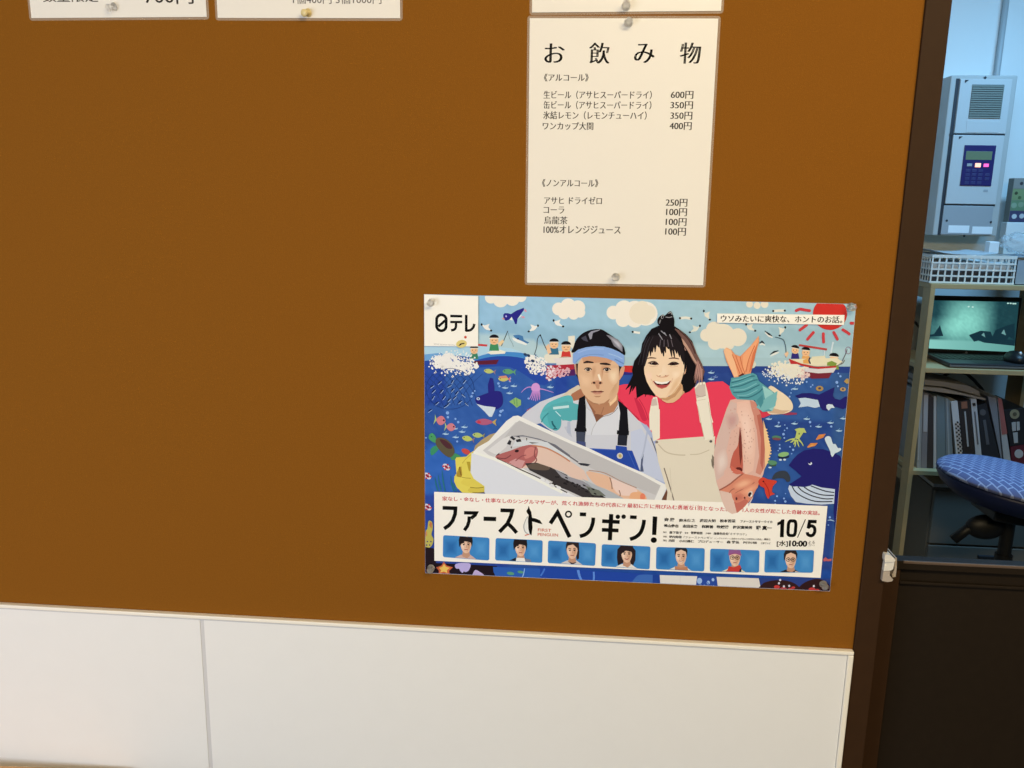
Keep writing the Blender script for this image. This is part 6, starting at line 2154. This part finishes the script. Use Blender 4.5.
lying('upper bundle of grey papers lying across the tops of the folders', [(158, 128), (250, 135), (440, 165), (505, 200), (515, 232), (400, 200), (280, 170), (158, 160)], 2.0, 2.18, M_pgrey)
lying('lower bundle of grey papers touching the tops of the folders', [(150, 172), (280, 182), (400, 212), (548, 246), (546, 258), (400, 226), (300, 212), (150, 190)], 1.99, 2.19, mk('pale_grey_loose_papers', (0.38, 0.375, 0.37)))
# cable behind
M_cab = mk('black_cable', (0.012, 0.012, 0.014))
pts = [at(*Z8(*p), 2.30) for p in ((240, 140), (275, 105), (315, 82), (370, 72), (430, 90), (475, 130), (520, 180), (560, 240))]
cb = link_mesh('power_cable', tube(bmesh.new(), pts, 0.006, 8), M_cab, smooth=True)
tag(cb, 'black cable looping down behind the binders under the laptop shelf', 'cable')
pts = [at(*p, YB - 0.006) for p in ((911, 318), (916, 323), (919.5, 328), (918.5, 340), (917, 356), (916, 366))]
cb = link_mesh('wall_cable', tube(bmesh.new(), pts, 0.0045, 8), M_cab, smooth=True)
tag(cb, 'thin black cable on the wall seen through the rack side', 'cable')
for q, lb_ in (((904.5, 386, 912.3, 399.5), 'pale blue note on the wall, upper of two behind the rack side'), ((902.8, 414.5, 908.5, 426), 'pale note on the wall, lower of two behind the rack side')):
    a_, b_ = at(q[0], q[1], YB), at(q[2], q[3], YB)
    nt_ = link_mesh('wall_note', nbox((a_.x, YB - 0.0012, b_.z), (b_.x, YB - 0.0002, a_.z)), mk('pale_blue_note', (0.62, 0.70, 0.76)))
    tag(nt_, lb_, 'note', 'notes on the office wall')

# ------------------------------------------------------------------ white cabinet under the lowest shelf
YC = 1.975
ca = at(934.5, 489, YC)
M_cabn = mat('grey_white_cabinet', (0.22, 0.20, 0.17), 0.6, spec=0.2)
cbx = thing('cabinet', 'low grey white cabinet under the lowest shelf behind the office chair', 'cabinet', (ca.x + 0.2, YC + 0.17, 0.132 - 0.017))
zc0 = 0.116
child('body', nbox((ca.x, YC + 0.018, zc0), (xr - 0.008, YR - 0.01, ca.z), 0.004), M_cabn, cbx)
for k in range(2):
    h = (ca.z - zc0 - 0.02) / 2
    dr = child('drawer', nbox((ca.x + 0.004, YC, zc0 + 0.006 + k * (h + 0.006)), (xr - 0.012, YC + 0.0178, zc0 + 0.006 + h + k * (h + 0.006)), 0.003), M_cabn, cbx)
    z = zc0 + 0.006 + k * (h + 0.006) + h * 0.8
    b_ = nbox((ca.x + 0.18, YC - 0.012, z), (ca.x + 0.28, YC, z + 0.012), 0.002)
    bmesh.ops.transform(b_, matrix=Matrix.Translation(-cbx.location), verts=b_.verts[:])
    link_mesh('handle', b_, M_dark, dr)
o = sheet_stack('loose_papers', 'bluish white papers lying on top of the low cabinet', ca.x + 0.004, ca.x + 0.20, YC + 0.02, YC + 0.23, ca.z + 0.0008, 0.012, M_ppr2)

# ------------------------------------------------------------------ office chair
YCH = 1.60
cc = at(1015, 479, YCH)
ch = thing('office_chair', 'office chair with a blue patterned seat cover in front of the rack', 'chair', (cc.x, YCH, 0.0))
M_seat = bpy.data.materials.new('blue_patterned_seat_fabric')
M_seat.use_nodes = True
_nt = M_seat.node_tree
_bb = _nt.nodes['Principled BSDF']
_bb.inputs['Roughness'].default_value = 0.85
_tc = _nt.nodes.new('ShaderNodeTexCoord')
_mp = _nt.nodes.new('ShaderNodeMapping')
_mp.inputs['Rotation'].default_value = (0, 0, 1.25)
_br = _nt.nodes.new('ShaderNodeTexBrick')
_br.inputs['Color1'].default_value = (0.150, 0.180, 0.38, 1)
_br.inputs['Color2'].default_value = (0.135, 0.16, 0.345, 1)
_br.inputs['Mortar'].default_value = (0.42, 0.48, 0.72, 1)
_br.inputs['Scale'].default_value = 11.0
_br.inputs['Mortar Size'].default_value = 0.022
_br.inputs['Brick Width'].default_value = 0.42
_br.inputs['Row Height'].default_value = 0.22
_nt.links.new(_tc.outputs['Object'], _mp.inputs['Vector'])
_nt.links.new(_mp.outputs[0], _br.inputs['Vector'])
_nt.links.new(_br.outputs['Color'], _bb.inputs['Base Color'])
M_shell = mat('navy_seat_vinyl', (0.016, 0.024, 0.095), 0.45)
tilt = Matrix.Translation((0, 0, cc.z)) @ Matrix.Rotation(math.radians(8), 4, 'Y')
bm = lathe(bmesh.new(), [(0.001, 0.030), (0.10, 0.029), (0.17, 0.022), (0.205, 0.010), (0.222, -0.004), (0.224, -0.014), (0.20, -0.014), (0.001, -0.014)], 48)
bmesh.ops.transform(bm, matrix=tilt, verts=bm.verts[:])
link_mesh('seat_cover', bm, M_seat, ch, smooth=True)
bm = lathe(bmesh.new(), [(0.001, -0.0145), (0.216, -0.0145), (0.220, -0.026), (0.205, -0.050), (0.165, -0.078), (0.10, -0.092), (0.001, -0.094)], 48)
bmesh.ops.transform(bm, matrix=tilt, verts=bm.verts[:])
link_mesh('seat_cushion', bm, M_shell, ch, smooth=True)
M_chb = mat('black_chair_plastic', (0.012, 0.012, 0.013), 0.5)
bm = nbox((-0.07, -0.08, -0.125), (0.08, 0.08, -0.094), 0.006)
bmesh.ops.transform(bm, matrix=tilt, verts=bm.verts[:])
link_mesh('seat_plate', bm, M_chb, ch)
link_mesh('gas_column', lathe(bmesh.new(), [(0.026, 0.10), (0.026, cc.z - 0.25), (0.020, cc.z - 0.25), (0.020, cc.z - 0.10)], 20), M_chb, ch, smooth=False)
pk_ = at(985, 527, YCH)
bm = bmesh.new()
bmesh.ops.create_uvsphere(bm, u_segments=20, v_segments=12, radius=1.0)
for v in bm.verts:
    v.co = Vector((v.co.x * 0.060 + pk_.x - cc.x, v.co.y * 0.03, v.co.z * 0.040 + pk_.z))
link_mesh('adjusting_knob', bm, M_chb, ch, smooth=True)
pe = at(953, 540, YCH)
link_mesh('lever', tube(bmesh.new(), [(pk_.x - cc.x, 0, pk_.z), (pk_.x - cc.x - 0.055, 0, pk_.z - 0.012), (pe.x - cc.x, 0, pe.z)], 0.016, 10), M_chb, ch, smooth=True)
link_mesh('knob_arm', tube(bmesh.new(), [(pk_.x - cc.x, 0, pk_.z), (-0.01, 0, pk_.z + 0.01), (0.0, 0, pk_.z + 0.01)], 0.014, 8), M_chb, ch, smooth=True)
for k in range(5):
    a = 2 * PI * k / 5 + 0.3
    ex, ey = 0.27 * math.cos(a), 0.27 * math.sin(a)
    lg_ = link_mesh('base_leg', tube(bmesh.new(), [(0.02 * math.cos(a), 0.02 * math.sin(a), 0.115), (ex * 0.6, ey * 0.6, 0.10), (ex, ey, 0.075)], 0.018, 8), M_chb, ch, smooth=True)
    link_mesh('caster', lathe(bmesh.new(), [(0.02, -0.018), (0.028, -0.012), (0.028, 0.012), (0.02, 0.018)], 16, 'X', (ex, ey, 0.0282)), M_chb, lg_)
